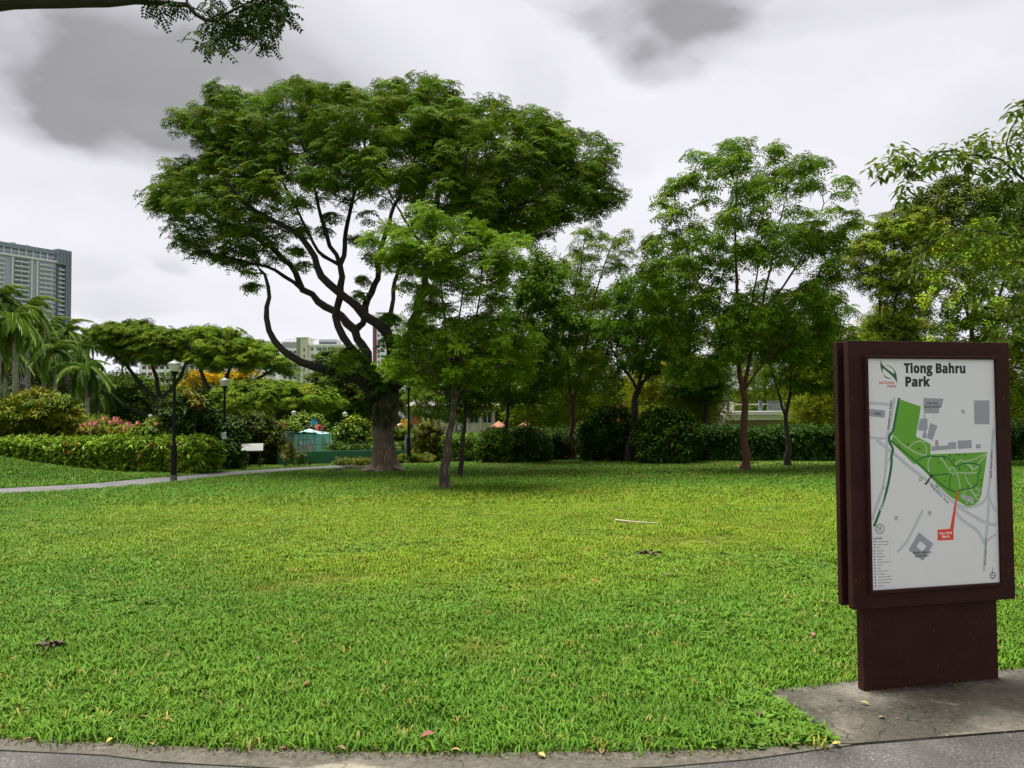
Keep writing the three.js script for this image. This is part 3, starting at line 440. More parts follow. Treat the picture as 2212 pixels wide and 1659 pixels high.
  ['Overhead Bridge', 'Park Connector', 'Park', 'Bus Stop', 'Carpark', 'Bicycle Bay', 'Shelter', 'Drinking Fountain', 'Toilet', 'AED', 'Fitness Corner', '3G Fitness', 'Allotment Garden', 'Therapeutic Garden', 'Foot Reflexology', 'Dog Run'].forEach((s, k) => {
    const y = 1236 + k * 16.6, x = 331 + k * 0.5; text(s, [x + 19, y + 1], 9.5, '#3a3a3c', 0, 'bold'); const [a, b] = M([x, y - 3]); c.fillStyle = k === 2 ? PK : k === 1 ? PC : INK; c.fillRect(a, b - 3 * K, (k < 3 ? 14 : 7) * K, (k < 3 ? 5 : 7) * K);
  });
  const t = new THREE.CanvasTexture(cv); t.colorSpace = THREE.SRGBColorSpace; t.anisotropy = 8;
  const face = part(root, 'map_face', new THREE.PlaneGeometry(mw, mh).translate(0, my, fz + 0.004), std(0xffffff, 0.55, { map: t })); face.userData.label = 'white printed map panel with green park area and black title';
}
// ---------------------------------------------------------------- the big spreading tree
{
  const foot = on(832, 1018), d = -foot.z, k = m_per_px(d), root = thing('rain_tree', 'big spreading tree with thick ribbed trunk and wide umbrella crown', 'tree', foot), R = rng(21), T = new Tree();
  const P = (l) => path(l, d);
  { // trunk with flare, buttress ridges and real bark relief
    const pts = [], rad = [], cu = new THREE.CatmullRomCurve3([foot.clone().add(V(0, -0.15, 0)), ...P([[829, 985], [829, 950], [830, 915], [835, 880], [838, 858], [842, 838]])]), n = 110;
    const g = new MB(), sides = 120; let prev = -1, vv = 0;
    for (let j = 0; j <= n; j++) {
      const t = j / n, c = cu.getPointAt(t), y = c.y - foot.y, base = 22 * k * (1 + 0.9 * Math.exp(-(y + 0.05) / 0.22) + 0.18 * sm(1.2, 2.1, y) - 0.5 * sm(2.1, 2.7, y)), row = g.p.length / 3; vv = t * cu.getLength();
      for (let s = 0; s <= sides; s++) {
        const a = (s % sides) / sides * 6.283, ca = Math.cos(a), sa = Math.sin(a), flare = Math.exp(-(y + 0.05) / 0.3);
        const ridge = Math.pow(Math.abs(Math.sin(a * 2.5 + 0.7 + noise(ca * 2, y, sa * 2))), 2) * 0.5 * flare, rel = Math.abs(fbm(ca * 8 + noise(ca * 3, y * 3, sa * 3), y * 1.5, sa * 8, 3)) * 0.3 + noise(ca * 1.3, y * 0.9, sa * 1.3) * 0.1;
        const r = base * (1 + ridge + rel - 0.04); g.v(V(c.x + ca * r, c.y, c.z + sa * r), V(ca, 0.05, sa), s / sides * 2, vv);
      }
      if (prev >= 0) for (let s = 0; s < sides; s++) { g.tri(prev + s, row + s, prev + s + 1); g.tri(prev + s + 1, row + s, row + s + 1); } prev = row;
    }
    const geo = g.geo(foot); geo.computeVertexNormals(); part(root, 'trunk', geo, MAT.barkMain);
    const surface = (l, r0, r1) => { const q = l.map(([x, y]) => on(x, y).add(V(0, r0 * 0.25, 0))); const c2 = new THREE.CatmullRomCurve3(q).getPoints(16); new MB().tube(c2, c2.map((_, i) => lerp(r0, r1, i / 16)), 8, 0.5).build('root', MAT.barkDark, root); };
    surface([[815, 1016], [790, 1016], [755, 1014], [728, 1019], [712, 1021]], 0.13, 0.05); surface([[812, 1018], [790, 1022], [770, 1022]], 0.09, 0.03); surface([[850, 1018], [866, 1021], [880, 1023]], 0.11, 0.03); surface([[760, 1013], [745, 1010], [735, 1013]], 0.08, 0.03);
  }
  const core = T.limb(P([[835, 880], [838, 850], [842, 825]]), 20 * k, 15 * k, -1, 0.2);
  const L = (l, w0, w1, from = -2) => T.limb(P(l), w0 / 2 * k, w1 / 2 * k, from, 0.35);
  L([[832, 868, 0], [797, 852, -0.3], [778, 831, -0.6], [755, 815, -0.9], [723, 806, -1.2], [686, 794, -1.5], [652, 785, -1.7], [631, 771, -1.8], [610, 755, -1.9], [601, 741, -1.9], [583, 712, -2], [576, 684, -2], [578, 656, -2], [584, 625, -2], [576, 610, -2], [568, 588, -2], [555, 575, -2]], 26, 5);
  L([[836, 860, 0], [845, 800, -0.1], [845, 760, -0.3], [840, 725, -0.5], [816, 701, -0.8], [787, 684, -1], [764, 658, -1.2], [734, 633, -1.4], [715, 617, -1.5], [695, 598, -1.6], [686, 568, -1.7], [676, 543, -1.8], [652, 517, -2], [613, 493, -2.2], [574, 470, -2.4], [535, 443, -2.6], [504, 410, -2.8], [480, 380, -3]], 26, 5);
  L([[832, 862, 0.2], [810, 810, 0.4], [790, 770, 0.6], [775, 735, 0.8], [773, 712, 0.8], [748, 691, 0.9], [723, 674, 1], [695, 654, 1.1], [670, 637, 1.2], [652, 621, 1.2], [645, 598, 1.2], [625, 570, 1.3], [590, 539, 1.4], [566, 523, 1.5], [517, 490, 1.6], [470, 480, 1.7], [430, 450, 1.8], [400, 420, 1.8]], 24, 5);
  L([[652, 621, 1.2], [613, 598, 0.9], [588, 580, 0.6], [568, 574, 0.4], [504, 559, 0.2], [450, 548, 0], [415, 535, 0]], 9, 3);
  L([[773, 712, 0.8], [783, 695, 1], [787, 674, 1.2], [797, 645, 1.6], [814, 609, 2], [816, 582, 2.2], [816, 553, 2.4], [826, 520, 2.6], [850, 450, 3], [880, 390, 3.4], [900, 330, 3.6]], 17, 6);
  L([[830, 856, -0.2], [800, 806, -0.4], [775, 770, -0.6], [748, 738, -0.8], [729, 703, -0.9], [725, 680, -0.9], [732, 652, -1], [734, 621, -1], [736, 592, -1], [734, 572, -1]], 20, 13);
  L([[734, 572, -1], [731, 559, -1], [715, 533, -1.1], [705, 510, -1.2], [690, 460, -1.5], [680, 410, -1.8], [665, 350, -2.1], [650, 300, -2.3]], 10, 4); L([[734, 572, -1], [742, 553, -0.9], [746, 524, -0.7], [748, 500, -0.5], [757, 450, -0.2], [770, 400, 0], [785, 340, 0.2], [790, 280, 0.2]], 11, 4); L([[730, 574, -1], [709, 557, -1.4], [690, 545, -1.8], [660, 490, -2.4], [630, 430, -2.8], [600, 370, -3]], 8, 4);
  L([[840, 725, -0.5], [842, 705, -0.4], [844, 676, -0.2], [848, 641, 0.1], [850, 620, 0.3], [862, 580, 0.7], [880, 520, 1.2], [905, 450, 1.6], [930, 380, 2], [950, 300, 2.2]], 12, 4);
  L([[846, 850, 0.2], [866, 800, 0.6], [882, 740, 1], [893, 690, 1.2], [905, 650, 1.3], [918, 615, 1.4], [925, 580, 1.2], [930, 540, 0.9], [940, 480, 0.5], [945, 420, 0], [950, 350, -0.5], [940, 280, -0.8]], 26, 6);
  L([[922, 600, 1.4], [958, 572, 1], [1000, 545, 0.6], [1040, 500, 0.2], [1080, 470, -0.2], [1150, 430, -0.6], [1220, 390, -1], [1270, 360, -1.2]], 18, 5); L([[1000, 545, 0.6], [1050, 530, 1.2], [1110, 500, 2], [1180, 470, 2.6], [1250, 440, 3]], 10, 4); L([[1040, 500, 0.2], [1060, 440, 1], [1090, 380, 2], [1120, 320, 2.6]], 9, 4); L([[1080, 470, -0.2], [1090, 420, -1.4], [1110, 360, -2.6], [1130, 310, -3.4]], 8, 3);
  L([[850, 845, -0.1], [866, 828, -0.5], [898, 808, -1], [945, 795, -1.6], [1000, 770, -2.2]], 18, 6); L([[930, 540, 0.9], [890, 500, 2.6], [860, 450, 4], [820, 380, 5]], 9, 4); L([[940, 480, 0.5], [980, 440, -1.6], [1000, 380, -3.4], [1010, 320, -4.4]], 9, 4);
  const poly = [[322, 430], [345, 395], [370, 365], [400, 358], [445, 345], [432, 305], [425, 285], [374, 268], [380, 255], [420, 242], [448, 240], [455, 197], [470, 188], [510, 208], [550, 217], [582, 228], [605, 252], [650, 230], [590, 212], [592, 196], [650, 187], [700, 203], [740, 197], [780, 207], [830, 197], [850, 183], [900, 174], [950, 180], [985, 207], [985, 228], [1020, 242], [1040, 227], [1075, 222], [1095, 252], [1130, 252], [1160, 242], [1200, 262], [1215, 277], [1250, 292], [1262, 307], [1300, 307], [1332, 327], [1318, 358], [1305, 392], [1338, 420], [1333, 440], [1298, 440], [1290, 463], [1240, 478], [1190, 508], [1150, 518], [1090, 505], [1020, 480], [960, 452], [920, 440], [880, 425], [840, 432], [790, 420], [740, 410], [700, 430], [660, 440], [625, 485], [585, 520], [555, 560], [500, 576], [470, 562], [430, 552], [400, 538], [372, 500], [357, 462], [332, 450]];
  const thin = (x, y) => { const under = y > 400 && x > 560 && x < 960 ? 0.35 : x > 960 && y > 330 ? 1 : 0.85, lowLeft = y > 440 && x < 700 ? 0.85 : 1; return under * lowLeft; };
  const body = volume(poly, d, 0.56, R, 800, 0.34, { thin, shell: 0.4, gaps: [0.8, -0.17], rim: 0.02, holes: [[560, 300, 14], [690, 445, 24], [620, 530, 26], [1290, 400, 10], [960, 455, 25]] });
  // small leaf tufts along the lower limbs
  const tufts = [[655, 575, -1.6], [640, 545, -1.5], [720, 470, -1], [545, 622, -2], [700, 500, -1], [580, 536, 0.5], [782, 605, 1.6], [770, 520, 0], [610, 500, 1], [520, 575, 0.2], [470, 560, 0], [795, 470, 0.5], [745, 440, -0.5], [530, 540, 1.5], [600, 560, 0.9], [655, 500, -1.8], [840, 560, 1], [800, 560, 2], [860, 500, 1.2], [775, 640, 1.2], [545, 590, -2], [1060, 520, 0.8], [1130, 505, 1.5], [880, 560, 1], [560, 470, 1.5]].map(([x, y, z]) => ({ p: at(x, y, d + z) }));
  const low = [[800, 800, -0.6], [860, 775, -0.8], [900, 745, -1], [850, 740, -0.6], [930, 770, -1.6], [820, 830, -0.5], [880, 810, -0.9], [770, 765, -0.8], [745, 790, -1.4], [900, 700, 0.5], [960, 760, -2], [1000, 740, -2.4], [940, 720, -1], [840, 690, -0.4]].map(([x, y, z]) => ({ p: at(x, y, d + z) }));
  T.linkAll([...body, ...tufts, ...low].map((q) => q.p), R, 0.013, 0.4, 0.18, 0.8);
  T.mesh().build('branches', MAT.barkDark, root);
  const c = [0.092, 0.175, 0.019];
  copies(root, 'crown', SPRAY.rain, MAT.leaf, [...dress(body, R, { per: 15, r: 0.45, flat: 0.75, c, vary: 0.3, yellow: 0.08, s: 0.88 }), ...dress(tufts, R, { per: 16, r: 0.3, flat: 0.6, c, s: 0.9 }), ...dress(low, R, { per: 34, r: 0.42, flat: 0.6, c: [0.085, 0.19, 0.02], s: 0.95 })]);
  // strap-leaved ferns growing in the fork
  const fern = new MB(); for (let q = 0; q < 150; q++) { const o = at(800 + R() * 70, 835 + R() * 75, d - 0.3 - R() * 0.25), a = R() * 6.283; fern.leaf(o, V(Math.cos(a) * 0.5, -0.5 - R() * 0.5, Math.sin(a) * 0.5 + 0.2).normalize(), V(Math.cos(a), 0.6, Math.sin(a)), 0.25 + R() * 0.25, 0.03, 0.2, 0.2); }
  const fm = fern.build('fern', std(rgb(0.035, 0.06, 0.018), 0.6), root); fm.userData = { label: 'dark strap-leaved ferns hanging in the trunk fork', kind: 'stuff' };
}
// ---------------------------------------------------------------- young and middle-sized trees on the lawn
smallTree({ label: 'slender young tree with light green feathery layers before the big trunk', base: [963, 1056], trunk: [[963, 1056], [966, 1000], [971, 940], [977, 890], [981, 862]], tw: 17, seed: 31, barkMat: MAT.barkGrey,
  stems: [[[[981, 862], [976, 815], [968, 760], [962, 700], [955, 640], [945, 560], [925, 480]], 8, 2], [[[981, 862], [992, 800], [1010, 740], [1030, 680], [1040, 600], [1035, 530]], 7, 2], [[[980, 866], [960, 830, -0.4], [930, 800, -0.8], [890, 770, -1]], 5, 2], [[[982, 860], [1010, 830, -0.5], [1060, 800, -1], [1110, 780, -1.2]], 5, 2], [[[981, 855], [985, 780, 0.4], [990, 700, 0.7], [1000, 620, 0.8], [985, 520, 0.6]], 6, 2], [[[980, 866], [955, 850, 0.4], [915, 835, 0.7]], 4, 2], [[[982, 858], [1030, 840, 0.3], [1090, 825, 0.5]], 4, 2]],
  poly: [[885, 450], [905, 440], [930, 458], [960, 475], [1000, 465], [1040, 490], [1085, 510], [1140, 512], [1145, 522], [1110, 548], [1130, 572], [1110, 610], [1095, 650], [1060, 680], [1090, 700], [1140, 720], [1165, 740], [1130, 765], [1150, 800], [1120, 825], [1070, 815], [1030, 835], [1000, 820], [970, 815], [940, 830], [900, 830], [850, 820], [835, 800], [870, 765], [885, 720], [895, 670], [870, 620], [880, 590], [835, 570], [790, 532], [800, 510], [835, 492], [870, 495]],
  kz: 0.75, clumps: 270, sep: 0.2, per: 8, r: 0.25, flat: 0.6, gaps: [1.3, -0.06], rim: 0.06, spray: SPRAY.fine, s: 1, c: [0.125, 0.24, 0.022], vary: 0.22, yellow: 0.04, holes: [[975, 640, 26, 0.8], [940, 700, 22, 0.8], [985, 560, 16]], tip: 0.005, shell: 0.35 });
smallTree({ label: 'thin dark sapling just behind the slender young tree', base: [993, 1030], trunk: [[993, 1030], [998, 990], [1001, 940], [1004, 890], [1003, 855]], tw: 9, seed: 32, barkMat: MAT.barkDark, stems: [[[[1003, 855], [1008, 800], [1015, 740], [1030, 690]], 5, 2], [[[1003, 858], [985, 820], [970, 780]], 4, 2]],
  poly: [[960, 770], [1000, 700], [1050, 680], [1090, 720], [1100, 790], [1080, 850], [1040, 890], [1000, 900], [970, 880], [950, 830]], clumps: 50, sep: 0.3, per: 10, r: 0.3, spray: SPRAY.broad, c: [0.07, 0.16, 0.02], tip: 0.005 });
smallTree({ label: 'dark thin-trunked tree with deep green crown beside the leafy shrubs', base: [1095, 1000], trunk: [[1095, 1000], [1097, 950], [1096, 900], [1099, 850]], tw: 9, seed: 33, barkMat: MAT.barkDark, stems: [[[[1099, 850], [1105, 800], [1120, 740], [1140, 680]], 5, 2], [[[1099, 850], [1085, 800], [1075, 750]], 4, 2]],
  poly: [[1060, 720], [1090, 650], [1140, 560], [1170, 540], [1215, 600], [1240, 660], [1250, 720], [1225, 780], [1205, 840], [1150, 870], [1080, 870], [1040, 810]], clumps: 150, sep: 0.34, per: 9, r: 0.36, gaps: [0.9, -0.05], spray: SPRAY.broad, s: 1.1, c: [0.08, 0.175, 0.022], yellow: 0.05, kz: 0.8 });
smallTree({ label: 'reddish-trunked tree with open wispy top left of the dark forked tree', base: [1233, 994], trunk: [[1233, 994], [1234, 940], [1237, 895], [1238, 870]], tw: 12, seed: 34, barkMat: MAT.barkRed, stems: [[[[1238, 870], [1230, 830], [1225, 770], [1235, 680], [1250, 600], [1262, 520]], 6, 2], [[[1238, 870], [1250, 820], [1265, 750], [1280, 660], [1310, 560], [1330, 510]], 6, 2], [[[1237, 880], [1215, 850], [1195, 820]], 3, 1.5]],
  poly: [[1215, 590], [1250, 500], [1300, 483], [1350, 492], [1378, 520], [1368, 560], [1335, 590], [1320, 680], [1315, 740], [1295, 790], [1285, 830], [1240, 850], [1195, 830], [1175, 760], [1195, 680]], clumps: 130, sep: 0.28, per: 5, r: 0.32, gaps: [1, -0.06], flat: 0.6, spray: SPRAY.ash, s: 0.85, c: [0.10, 0.185, 0.024], yellow: 0.1, holes: [[1290, 600, 28, 0.8], [1235, 620, 18, 0.7]] });
smallTree({ label: 'dark forked tree with broad leaves in front of the round shrub', base: [1360, 999], trunk: [[1360, 999], [1365, 940], [1372, 880], [1378, 845]], tw: 16, seed: 35, barkMat: MAT.barkDark, stems: [[[[1378, 845], [1362, 815], [1345, 790], [1325, 760], [1310, 720]], 7, 2], [[[1378, 845], [1395, 815], [1425, 802], [1460, 790], [1490, 760]], 8, 2], [[[1378, 845], [1385, 800], [1395, 750], [1400, 690]], 7, 2]],
  poly: [[1270, 700], [1300, 650], [1350, 600], [1410, 590], [1470, 620], [1500, 690], [1500, 760], [1470, 800], [1400, 812], [1330, 800], [1275, 770]], clumps: 170, sep: 0.32, per: 6.5, r: 0.36, gaps: [0.9, -0.05], spray: SPRAY.long, s: 0.95, c: [0.065, 0.16, 0.02], alt: [0.1, 0.22, 0.024, 0.4], kz: 0.8 });
smallTree({ label: 'tall red-barked tree with high airy crown of drooping leaflets', base: [1610, 1017], trunk: [[1610, 1017], [1609, 950], [1607, 890], [1606, 845]], tw: 16, seed: 36, barkMat: MAT.barkRed,
  stems: [[[[1606, 845], [1598, 800], [1601, 750], [1598, 690], [1592, 620], [1590, 560], [1588, 480], [1592, 400], [1600, 330]], 10, 2], [[[1606, 845], [1616, 800], [1622, 750], [1640, 680, 0.5], [1662, 590, 0.8], [1680, 500, 1], [1700, 420, 1.2]], 9, 2], [[[1598, 790], [1575, 750, -0.5], [1550, 710, -1], [1520, 640, -1.4], [1490, 560, -1.5], [1460, 470, -1.5]], 6, 2], [[[1606, 845], [1625, 815, -0.4], [1645, 790, -0.8], [1680, 750, -1.2], [1730, 690, -1.5]], 5, 2], [[[1640, 680, 0.5], [1690, 620, 0], [1740, 540, -0.5], [1780, 440, -0.6]], 6, 2], [[[1598, 800], [1570, 770, 0.6], [1530, 740, 1.2], [1480, 720, 1.6]], 5, 2], [[[1601, 750], [1625, 650, -0.8], [1640, 560, -1.2], [1650, 440, -1]], 5, 2]],
  poly: [[1428, 442], [1452, 402], [1478, 388], [1495, 332], [1540, 337], [1580, 302], [1620, 302], [1678, 320], [1668, 345], [1720, 342], [1760, 347], [1832, 387], [1828, 420], [1808, 450], [1845, 462], [1868, 475], [1830, 498], [1815, 560], [1815, 640], [1795, 700], [1775, 760], [1735, 800], [1680, 780], [1630, 760], [1600, 780], [1560, 770], [1530, 810], [1480, 830], [1445, 810], [1450, 740], [1402, 700], [1392, 640], [1388, 580], [1402, 520], [1440, 500]],
  kz: 0.7, clumps: 430, sep: 0.24, per: 5.5, r: 0.32, gaps: [1.0, -0.06], rim: 0.03, flat: 0.6, spray: SPRAY.ash, s: 0.95, c: [0.105, 0.21, 0.022], yellow: 0.08, holes: [[1530, 465, 30, 0.9], [1500, 430, 14], [1610, 590, 34, 0.85], [1700, 600, 30, 0.8], [1640, 520, 24, 0.7], [1560, 420, 22, 0.7], [1800, 480, 20]], thin: (x, y) => (y < 480 ? 0.6 : 1), shell: 0.3, tip: 0.006 });
smallTree({ label: 'thin forked tree rising from the dark hedge right of the red trunk', base: [1702, 1008], trunk: [[1702, 1008], [1702, 960], [1699, 925], [1697, 900]], tw: 11, seed: 37, barkMat: MAT.barkDark, stems: [[[[1697, 900], [1684, 860], [1674, 820], [1660, 770]], 6, 2], [[[1697, 900], [1707, 850], [1710, 800], [1716, 740], [1730, 680]], 7, 2]],
  poly: [[1640, 760], [1680, 680], [1740, 640], [1800, 630], [1850, 690], [1855, 760], [1810, 840], [1750, 860], [1700, 830], [1660, 830]], clumps: 140, sep: 0.3, per: 5.5, r: 0.34, gaps: [1, -0.06], spray: SPRAY.ash, s: 0.85, c: [0.09, 0.185, 0.022], yellow: 0.05 });
smallTree({ label: 'leafy shade tree in front of the cream pavilion roof', d: 37, trunk: [[930, 1000], [932, 930], [935, 890]], tw: 7, seed: 39, barkMat: MAT.barkGrey, stems: [[[[935, 890], [915, 865], [900, 850]], 3, 1], [[[935, 890], [970, 865], [1010, 850]], 4, 1], [[[935, 890], [950, 850], [960, 820]], 3, 1]],
  poly: [[880, 860], [900, 830], [950, 815], [1010, 820], [1060, 850], [1070, 885], [1030, 895], [1000, 915], [960, 905], [930, 920], [895, 900]], clumps: 110, sep: 0.34, per: 7, r: 0.4, gaps: [0.9, -0.05], spray: SPRAY.long, s: 0.9, c: [0.10, 0.175, 0.024] });
smallTree({ label: 'small tree with bare pale twigs standing behind the dark hedge', d: 33, trunk: [[1522, 1000], [1523, 920], [1525, 875]], tw: 13, seed: 38, barkMat: MAT.barkDark, stems: [[[[1525, 875], [1500, 850, -0.4], [1470, 840, -0.7], [1430, 832, -1]], 4, 1], [[[1525, 875], [1560, 865, -0.4], [1600, 870, -0.8], [1640, 880, -1]], 3, 1], [[[1525, 875], [1530, 840], [1540, 800]], 6, 2]],
  poly: [[1450, 800], [1500, 780], [1560, 790], [1575, 835], [1540, 860], [1480, 860], [1440, 840]], clumps: 40, sep: 0.4, per: 15, r: 0.45, spray: SPRAY.ash, s: 0.8, c: [0.05, 0.12, 0.02] });
// ---------------------------------------------------------------- right-hand and background trees
const bgTree = (label, x, d, poly, o) => smallTree({ name: 'background_tree', label, d, trunk: [[x, 1000], [x + 2, lerp(1000, 700, 0.35)], [x + 4, 780]], tw: 340 / d, stems: [], poly, tip: 0.012, sep: 0.6, leafMat: MAT.leafFar, ...o });
bgTree('olive green tree rising behind the left edge of the map board', 1900, 34, [[1832, 542], [1860, 512], [1900, 472], [1930, 450], [1990, 442], [2030, 482], [2015, 560], [2000, 640], [1985, 760], [1930, 800], [1860, 790], [1880, 650], [1842, 600]], { seed: 41, stems: [[[[1904, 780], [1900, 680], [1905, 580], [1920, 500]], 8, 3], [[[1904, 780], [1930, 680], [1950, 560], [1970, 480]], 7, 3]], clumps: 230, sep: 0.4, per: 7, r: 0.42, gaps: [0.8, -0.06], spray: SPRAY.ash, c: [0.13, 0.2, 0.035], yellow: 0.06, holes: [[1880, 560, 20, 0.7], [1945, 640, 22, 0.6], [1870, 660, 30]], barkMat: MAT.barkRed, vary: 0.3 });
bgTree('bushy yellow-green tree directly above the map board', 2100, 27, [[1992, 610], [2025, 545], [2060, 505], [2120, 482], [2180, 502], [2260, 482], [2330, 560], [2340, 800], [2230, 900], [2050, 880], [1995, 760]], { seed: 42, stems: [[[[2104, 780], [2090, 680], [2060, 590]], 12, 3], [[[2104, 780], [2150, 660], [2190, 560]], 12, 3]], clumps: 330, sep: 0.4, per: 11, r: 0.42, gaps: [0.8, -0.1], spray: SPRAY.broad, s: 0.9, c: [0.155, 0.25, 0.035], yellow: 0.06, vary: 0.3, holes: [[2010, 700, 22, 0.7], [2040, 640, 20, 0.6]] });
bgTree('distant grey-green tree top behind the yellow-green tree', 2120, 60, [[1962, 452], [2010, 422], [2020, 397], [2070, 386], [2120, 402], [2150, 412], [2200, 402], [2260, 382], [2320, 460], [2280, 580], [2000, 560]], { seed: 43, clumps: 260, per: 12, r: 0.9, sep: 0.7, spray: SPRAY.far, s: 0.9, c: [0.085, 0.13, 0.04] });
bgTree('leafy background tree filling the gap behind the dark thin tree', 1150, 42, [[1120, 620], [1160, 560], [1200, 530], [1250, 560], [1290, 620], [1300, 720], [1290, 860], [1220, 930], [1120, 920], [1080, 840], [1100, 720]], { seed: 44, clumps: 220, per: 11, r: 0.6, sep: 0.5, gaps: [0.7, -0.08], spray: SPRAY.far, s: 0.55, c: [0.14, 0.22, 0.03], yellow: 0.08 });
bgTree('mid-green background tree behind the dark forked tree', 1400, 44, [[1290, 680], [1330, 620], [1400, 590], [1470, 610], [1500, 700], [1490, 820], [1440, 880], [1330, 890], [1280, 800]], { seed: 45, clumps: 200, per: 11, r: 0.6, sep: 0.5, gaps: [0.7, -0.08], spray: SPRAY.far, s: 0.55, c: [0.13, 0.21, 0.03], yellow: 0.08 });
bgTree('olive weeping tree hanging over the round shrub', 1450, 35, [[1380, 810], [1440, 790], [1530, 800], [1560, 840], [1540, 900], [1500, 940], [1400, 940], [1370, 880]], { seed: 46, clumps: 110, per: 18, r: 0.7, flat: 1, spray: SPRAY.weep, c: [0.16, 0.21, 0.03], vary: 0.3, trunk: [[1450, 1000], [1455, 930], [1458, 850]], stems: [] });
bgTree('pale yellow-green background tree behind the tall red-barked tree', 1650, 58, [[1540, 720], [1600, 680], [1700, 660], [1790, 690], [1830, 740], [1820, 860], [1740, 880], [1640, 870], [1540, 850]], { seed: 47, clumps: 240, per: 10, r: 0.7, spray: SPRAY.ashFar, s: 0.9, c: [0.13, 0.20, 0.03], yellow: 0.1 });
bgTree('olive weeping tree over the hedge left of the map board', 1780, 34, [[1725, 800], [1780, 760], [1850, 770], [1880, 860], [1860, 960], [1760, 950], [1720, 900]], { seed: 48, clumps: 110, per: 18, r: 0.7, flat: 1, spray: SPRAY.weep, c: [0.17, 0.225, 0.03], vary: 0.3, trunk: [[1790, 1000], [1795, 930], [1798, 850]] });
bgTree('shaded olive background tree low behind the map board', 1930, 40, [[1830, 700], [1900, 660], [1990, 680], [2040, 760], [2040, 960], [1850, 980], [1830, 860]], { seed: 49, clumps: 180, per: 13, r: 0.6, spray: SPRAY.ashFar, s: 0.8, c: [0.13, 0.18, 0.03], yellow: 0.1 });
bgTree('green background tree at the right edge behind the map board', 2240, 33, [[2150, 760], [2200, 700], [2300, 680], [2400, 760], [2400, 960], [2160, 980]], { seed: 50, clumps: 150, per: 13, r: 0.5, spray: SPRAY.broad, s: 1.0, c: [0.12, 0.2, 0.028], yellow: 0.08 });
// ---------------------------------------------------------------- distant umbrella trees on the left
function umbrella(label, d, limbs, poly, o) {
  const R = rng(o.seed), foot = stand(limbs[0][0][0][0], d), root = thing('umbrella_tree', label, 'tree', foot, 'distant spreading trees'), T = new Tree(), k = m_per_px(d);
  limbs.forEach(([pts, w0, w1], j) => { const q = path(pts, d); if (!j) q[0] = foot.clone().add(V(0, -0.1, 0)); T.limb(q, w0 / 2 * k, w1 / 2 * k, j ? -2 : -1, 0.7); });
  const cl = volume(poly, d, 0.7, R, o.clumps, 0.6, { shell: 0.4, gaps: [0.5, -0.04], thin: o.thin, holes: o.holes }); T.linkAll(cl.map((q) => q.p), R, 0.03, 0.8, 0.2, 1);
  T.mesh().build('branches', MAT.barkDark, root);
  copies(root, 'crown', SPRAY.rainFar, MAT.leafFar, dress(cl, R, { per: o.per, r: o.r, flat: 0.5, s: o.s ?? 1, c: o.c, vary: 0.25, yellow: 0.06 }));
}
umbrella('broad flat-topped tree behind the lamp post nearest the hedge', 62, [[[[330, 1000], [338, 900], [345, 870]], 22, 18], [[[345, 872], [325, 850], [300, 825], [275, 790], [255, 760]], 13, 5], [[[345, 870], [340, 830], [330, 790], [320, 750]], 12, 4], [[[345, 872], [370, 840], [395, 800], [410, 760]], 13, 4], [[[338, 900], [300, 890], [260, 870], [235, 840], [210, 790]], 9, 3]],
  [[188, 714], [230, 701], [290, 697], [306, 692], [330, 702], [360, 716], [420, 712], [450, 722], [455, 770], [420, 785], [380, 770], [340, 790], [300, 770], [270, 795], [240, 770], [205, 745]], { seed: 61, clumps: 330, per: 9, r: 0.65, s: 0.85, c: [0.08, 0.14, 0.026] });
umbrella('rounded umbrella tree sloping down to the apartment block', 58, [[[[470, 1000], [466, 900], [462, 865]], 20, 16], [[[462, 868], [445, 830], [430, 790], [410, 750]], 12, 4], [[[462, 866], [480, 830], [500, 790], [505, 750]], 12, 4], [[[462, 868], [500, 850], [545, 825], [585, 800], [610, 785]], 11, 4], [[[466, 895], [500, 880], [550, 868], [600, 840]], 7, 3]],
  [[385, 722], [420, 708], [470, 708], [515, 716], [530, 730], [565, 742], [600, 757], [625, 787], [640, 802], [610, 812], [570, 790], [530, 800], [500, 785], [470, 800], [430, 790], [400, 775]], { seed: 62, clumps: 300, per: 9, r: 0.65, s: 0.85, c: [0.10, 0.175, 0.026] });
umbrella('lower spreading tree below the apartment block', 50, [[[[610, 1000], [606, 930], [600, 880]], 16, 13], [[[600, 882], [570, 860], [530, 845]], 8, 3], [[[600, 880], [620, 850], [640, 830]], 8, 3], [[[602, 900], [650, 870], [690, 850]], 8, 3]],
  [[455, 860], [500, 832], [560, 826], [620, 832], [680, 838], [720, 850], [735, 872], [700, 880], [650, 870], [600, 875], [540, 870], [480, 880]], { seed: 63, clumps: 240, per: 12, r: 0.7, s: 0.85, c: [0.085, 0.15, 0.026] });
umbrella('dark spreading tree behind the fenced garden', 56, [[[[745, 1000], [745, 930], [740, 890]], 16, 12], [[[740, 890], [720, 860], [700, 840], [690, 800]], 7, 3], [[[740, 890], [760, 860], [770, 830]], 8, 3], [[[742, 900], [790, 870], [830, 850]], 7, 3]],
  [[675, 800], [690, 765], [730, 757], [770, 765], [790, 800], [840, 820], [850, 870], [830, 910], [780, 900], [740, 905], [700, 880], [690, 850]], { seed: 64, clumps: 200, per: 12, r: 0.7, s: 0.85, c: [0.055, 0.105, 0.024] });
bgTree('yellow flowering tree glimpsed through the umbrella trees', 470, 75, [[400, 822], [420, 812], [440, 815], [500, 812], [535, 800], [545, 808], [500, 822], [440, 835], [405, 832]], { seed: 65, clumps: 40, per: 22, r: 1.1, sep: 1, spray: SPRAY.far, s: 0.8, c: [0.42, 0.31, 0.02], vary: 0.2, tw: 6 });
